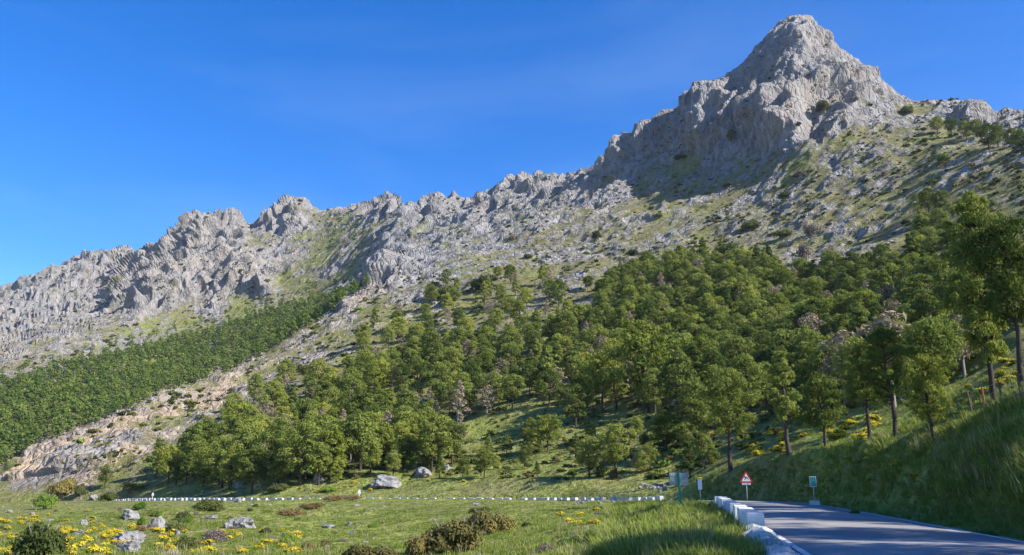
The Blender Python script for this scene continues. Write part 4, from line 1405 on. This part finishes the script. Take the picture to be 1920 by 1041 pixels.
for i in range(16):
    px, py = PR.gauss(1110, 22), PR.uniform(937, 948)
    p = at(px, py)
    k = px_size(px, py, math.hypot(p[0], p[1]))
    w = PR.uniform(5, 11)
    tag(link('rubble_stone', BR[PR.randrange(6)], None, (p[0], p[1], p[2] + w * k * .12), PR.uniform(0, 6), (w * k * .6, w * k * .5, w * k * .36)), 'grey stone of the tumbled heap just below the far block row', 'rock', 'stones tumbled below the far road')

BIGB = {m_: [bush_mesh('foliage', 500 + i, nl, .085, mt, 16, 1.0, .8) for i in range(2)] for m_, mt, nl in (('olive', M_olive, 5200), ('dark', M_shrub, 4200), ('green', M_green, 3200), ('heath', M_heath, 2200), ('bare', M_bare, 1400))}
TWG = [twig_mesh('twigs', 520 + i) for i in range(2)]


def bush(px, py, w, h_, kind, lab, grp='bushes of the meadow', cat='bush', name='bush'):
    p = at(px, py)
    if p is None: return
    r_ = math.hypot(p[0], p[1])
    k = px_size(px, py, r_)
    r = bpy.data.objects.new(name, None)
    COL.objects.link(r)
    r.location = (p[0], p[1], p[2] - .03)
    r.rotation_euler = (0, 0, PR.uniform(0, 6.28))
    r.scale = (w * k * .5, w * k * .5, h_ * k)
    v = PR.randrange(2)
    link('foliage', BIGB[kind][v], r)
    link('twigs', TWG[v], r)
    tag(r, lab, cat, grp)


for a_ in ((848, 1040, 135, 78, 'olive', 'largest rounded olive-brown bush at the bottom of the meadow'), (918, 1002, 88, 54, 'olive', 'olive-brown bush behind and right of the largest one'), (790, 1046, 60, 48, 'olive', 'brownish bush joined to the left of the largest bush'),
           (695, 1056, 100, 42, 'olive', 'olive-brown bush cut by the bottom edge of the view'), (70, 1052, 105, 66, 'dark', 'big dark green bush in the lower left corner'), (541, 1022, 36, 28, 'green', 'bright green bush alone on the smooth meadow'),
           (520, 922, 40, 18, 'dark', 'dark bush on the far verge under the russet-tinged pine'), (615, 922, 34, 14, 'green', 'green bush on the far verge right of the airy pine'), (250, 922, 44, 20, 'dark', 'dark bush on the slope left of the far white post'), (388, 958, 62, 24, 'dark', 'dark green bush just below the far block row'), (83, 955, 38, 30, 'green', 'bright green bush beside the pale track'), (113, 932, 46, 38, 'olive', 'olive bush at the foot of the tan rock slope'), (152, 930, 24, 22, 'dark', 'dark bush right of the olive bush below the tan slope'),
           (205, 940, 40, 18, 'dark', 'low dark bush on the green hump'), (328, 996, 40, 20, 'dark', 'dark bush right of the grey meadow rock'), (345, 975, 28, 18, 'dark', 'small dark bush in the middle left meadow'), (262, 955, 26, 16, 'green', 'small green bush below the far end of the block row'),
           (400, 1018, 66, 28, 'bare', 'greyish twiggy bush in the lower meadow'), (345, 1030, 46, 26, 'dark', 'dark bush among rocks at the lower left'), (265, 985, 16, 18, 'green', 'little green bush between the meadow rocks'),
           (548, 968, 60, 15, 'heath', 'russet heath patch in the middle of the meadow'), (583, 954, 50, 14, 'heath', 'russet heath patch nearer the far road'), (625, 940, 42, 13, 'heath', 'russet heath patch against the far block row'), (660, 938, 34, 10, 'heath', 'small russet heath patch below the white post'),
           (1112, 1020, 56, 32, 'green', 'pale green thistle-like bush on the dark bank'), (1068, 1026, 44, 26, 'green', 'pale green bush left of the thistle-like bush'), (1152, 1008, 32, 18, 'green', 'small green bush above the thistle-like bush'), (1022, 1040, 40, 24, 'bare', 'grey dry bush beside the olive bushes'),
           (1205, 978, 26, 20, 'dark', 'dark low bush in the shade left of the notice board'), (1300, 985, 46, 26, 'dark', 'dark green bush below the near guard blocks'), (1318, 955, 30, 18, 'green', 'green bush behind the near guard blocks'), (1290, 945, 34, 14, 'green', 'sunlit bush between the two sign posts'),
           (1842, 1006, 46, 14, 'green', 'bright green weeds at the road edge by the picture side'), (1602, 968, 20, 14, 'green', 'small weed clump on the verge right of the green sign'),
           (900, 960, 40, 12, 'dark', 'low dark bush below the far road in the centre'), (500, 1000, 26, 12, 'dark', 'low dark bush right of the big pale boulder')):
    bush(*a_)
for a_ in ((1768, 303, 26, 22, 'green', 'bright rounded shrub on the high rocky slope'), (1470, 370, 24, 12, 'dark', 'dark rounded shrub on the rocky slope right of the cliff'), (1408, 432, 36, 28, 'dark', 'dark shrub above the dense wood'), (1468, 446, 34, 24, 'dark', 'dark spreading shrub above the dense wood, right one'),
           (1522, 442, 36, 34, 'bare', 'grey leafless shrub above the dense wood'), (1510, 488, 40, 42, 'bare', 'tall grey leafless shrub at the upper edge of the wood'), (1555, 492, 32, 40, 'bare', 'second grey leafless shrub at the upper edge of the wood'), (1546, 208, 36, 24, 'dark', 'large dark shrub on the ledge right of the shaded cliff'),
           (1365, 350, 24, 10, 'dark', 'low dark shrub on the pale slope'), (1500, 330, 30, 12, 'bare', 'brownish shrub on the pale slope'), (1660, 330, 20, 12, 'bare', 'small brown shrub high on the right slope'), (1120, 448, 26, 20, 'dark', 'shrub on the rocks left of the pale slope'),
           (960, 452, 22, 18, 'bare', 'brown shrub under the jagged rocks'), (905, 545, 60, 34, 'dark', 'wide rounded tree-like shrub on the rocky slope'), (835, 560, 46, 34, 'dark', 'rounded shrub left of the wide one'), (1700, 215, 26, 20, 'dark', 'dark shrub near the top of the right shoulder'),
           (990, 485, 20, 14, 'dark', 'small dark shrub on the central rocks'), (1190, 480, 30, 16, 'dark', 'low dark shrub at the top of the central rocks'), (1235, 408, 22, 12, 'olive', 'olive shrub on the slope below the cliff'), (1278, 300, 30, 14, 'dark', 'dark shrubs at the foot of the cliff')):
    bush(*a_, 'shrubs on the rocky slopes', 'shrub', 'shrub')

q = random.Random(77)
for i in range(46):
    px, py = q.uniform(-10, 700), q.uniform(945, 1040)
    if i > 34: px, py = q.uniform(960, 1300), q.uniform(950, 1035)
    sz = q.uniform(10, 26) * (0.6 + (py - 940) / 130)
    bush(px, py, sz, sz * q.uniform(.4, .65), q.choice(('dark', 'dark', 'olive', 'bare', 'green', 'heath')), 'one of the low mixed bushes dotted about the meadow' if i <= 34 else 'low bush on the shaded mound left of the road')
for i in range(70):
    px, py = q.uniform(-10, 760), q.uniform(945, 1042)
    p = at(px, py)
    k = px_size(px, py, math.hypot(p[0], p[1]))
    w = q.uniform(3, 12)
    tag(link('field_stone', BR[q.randrange(6)], None, (p[0], p[1], p[2] + w * k * .03), q.uniform(0, 6), (w * k * .7, w * k * .55, w * k * .36)), 'small pale stone lying in the meadow grass', 'rock', 'stones scattered in the meadow')

# yellow broom
g_fol = [bush_mesh('foliage', 600 + i, 420, .16, M_shrub, 8, 1.0, .8) for i in range(3)]
g_flo = [bush_mesh('flowers', 600 + i, 520, .12, M_flower, 8, 1.06, .9, low=.1) for i in range(3)]
for x0, x1, y0, y1, cnt_, s0, s1, lab in ((-10, 190, 955, 1045, 52, .3, .65, 'yellow-flowering broom in the lower left corner of the meadow'), (110, 240, 1000, 1046, 26, .3, .6, 'yellow-flowering broom right of the big dark corner bush'), (190, 310, 985, 1040, 12, .4, .7, 'yellow-flowering broom around the flat rock outcrop'),
                                          (310, 560, 995, 1045, 40, .3, .6, 'yellow-flowering broom in the lower meadow near the pale boulder'), (630, 700, 905, 926, 7, .5, .9, 'yellow broom beside the largest boulder above the far road'), (800, 1010, 878, 905, 10, .4, .8, 'yellow broom on the clearing above the far road'),
                                          (1050, 1120, 955, 985, 7, .3, .6, 'yellow broom in the shaded hollow below the far road'), (1380, 1480, 785, 855, 26, .7, 1.3, 'yellow broom behind the tall bank pines, left part'), (1480, 1650, 780, 830, 34, .8, 1.4, 'yellow broom glowing between the trunks of the bank pines'),
                                          (1760, 1860, 690, 765, 12, .5, 1.0, 'yellow broom left of the big dark pine trunk'), (1872, 1925, 672, 728, 16, .6, 1.0, 'yellow broom right of the big dark pine trunk'), (1530, 1720, 862, 905, 6, .4, .7, 'small yellow broom on the shaded bank'),
                                          (1310, 1360, 890, 912, 5, .4, .7, 'yellow broom behind the narrow white marker'), (560, 640, 915, 928, 5, .5, .8, 'yellow broom along the far road under the airy pine')):
    for i in range(cnt_):
        px, py = PR.uniform(x0, x1), PR.uniform(y0, y1)
        p = at(px, py)
        r = bpy.data.objects.new('broom_bush', None)
        COL.objects.link(r)
        r.location = (p[0], p[1], p[2] - .02)
        r.rotation_euler = (0, 0, PR.uniform(0, 6.28))
        k = PR.uniform(s0, s1)
        r.scale = (k * .75, k * .75, k * .7)
        v = PR.randrange(3)
        link('foliage', g_fol[v], r)
        link('flowers', g_flo[v], r)
        tag(r, lab, 'bush', 'flowering broom bushes')


# ------------------------------------------------------------------ grass
def tuft(seed, nb, h_, spread, mat, wd=0.02):
    g = np.random.default_rng(seed)
    a = g.uniform(0, 2 * np.pi, nb)
    rr = spread * np.sqrt(g.random(nb))
    b0 = np.stack([np.cos(a) * rr, np.sin(a) * rr, np.full(nb, -.02)], 1)
    ln = h_ * g.uniform(.55, 1.1, nb)
    lean = g.uniform(.1, .6, nb)
    a2 = a + g.normal(0, .8, nb)
    d = np.stack([np.cos(a2) * lean, np.sin(a2) * lean, np.ones(nb)], 1)
    d = unit(d)
    sd_ = np.stack([-np.sin(a2), np.cos(a2), np.zeros(nb)], 1) * wd * .5
    mid = b0 + d * (ln * .55)[:, None]
    tip = b0 + d * ln[:, None] + np.stack([np.cos(a2), np.sin(a2), -np.ones(nb) * .5], 1) * (ln * lean * .5)[:, None]
    V = np.stack([b0 - sd_, b0 + sd_, mid + sd_ * .8, mid - sd_ * .8, tip], 1).reshape(-1, 3)
    i0 = np.arange(nb)[:, None] * 5
    return np_mesh('tuft', V, [i0 + np.array([[0, 1, 2, 3]]), i0 + np.array([[3, 2, 4]])], mat, False, {'tone': np.repeat(g.random(nb), 5)})


TUF = [tuft(700, 26, .42, .22, M_grass, .028), tuft(701, 22, .36, .26, M_grass, .028), tuft(702, 30, .5, .25, M_grass, .026), tuft(703, 20, .55, .18, M_grassdry, .016), tuft(704, 40, .22, .36, M_grass, .03), tuft(705, 36, .2, .36, M_grass, .03)]


def grass_fill(name, cnt_, x0, x1, y0, y1, s0, s1, var, label, cond=None, rmax=1e9):
    cx = rng.uniform(x0, x1, cnt_)
    cy = rng.uniform(y0, y1, cnt_)
    pts = [at(x, y) for x, y in zip(cx, cy)]
    ok = [p is not None for p in pts]
    pts = np.array([p if p is not None else (0, 0, 0) for p in pts], np.float32)
    d_, _ = road_dist(pts[:, 0], pts[:, 1])
    gn = perlin(pts, 3.5, 51)
    dd = {'p': [], 's': [], 'r': [], 'i': []}
    for k in range(cnt_):
        if not ok[k] or abs(d_[k]) < HALF + .4 or (cond and not cond(cx[k], cy[k], d_[k])): continue
        if math.hypot(pts[k][0], pts[k][1]) > rmax or gn[k] < rng.uniform(-1.1, .1): continue
        dd['p'].append(tuple(pts[k]))
        dd['s'].append(float(rng.uniform(s0, s1) * (1 + .5 * gn[k])))
        dd['r'].append(float(rng.uniform(0, 6.28)))
        dd['i'].append(int(rng.choice(len(var[0]), p=var[1])) if True else 0)
    print(name, len(dd['p']))
    dd['i'] = [var[0][i] for i in dd['i']]
    scatter(name, dd, TUF, label, 'grass')


grass_fill('bank_grass', 19000, 1300, 1990, 730, 1041, .25, .7, ([0, 1, 2, 3, 4], [.26, .24, .18, .12, .2]), 'long green grass covering the shaded roadside bank', lambda x, y, d: d > 0, 110)
grass_fill('verge_grass', 6500, 1130, 1480, 935, 1060, .5, 1.15, ([0, 1, 2, 3], [.36, .32, .28, .04]), 'lush grass on the near mound below the guard blocks', lambda x, y, d: d < 0 and x > 1130 + (1000 - y) * .3 and (rng.random() > .82 or not (1175 < x + (y - 1000) * -.4 < 1295 and y > 965)), 70)
grass_fill('meadow_grass', 16000, -40, 1330, 934, 1060, .3, .9, ([0, 1, 3, 4, 5], [.05, .05, .06, .44, .40]), 'short green grass of the meadow', lambda x, y, d: d < 0)
grass_fill('slope_grass', 7000, 250, 1960, 690, 930, 0.7, 1.6, ([0, 1, 3, 4, 5], [.22, .22, .16, .2, .2]), 'tufted grass on the sunlit slope above the road', lambda x, y, d: d > 0, 300)

# ------------------------------------------------------------------ thin air haze over the whole place
b = MB(); b.box((0, 1300, 250), (5600, 3400, 620))
hm, n, l = new_mat('haze_air')
pv = n.new('ShaderNodeVolumePrincipled')
pv.inputs['Color'].default_value = (.80, .88, 1.0, 1)
pv.inputs['Density'].default_value = 0.00004
pv.inputs['Anisotropy'].default_value = 0.2
l.new(pv.outputs[0], n.new('ShaderNodeOutputMaterial').inputs['Volume'])
tag(link('haze', b.mesh('haze', hm)), 'thin blue air haze over the valley', 'haze', kind='stuff')
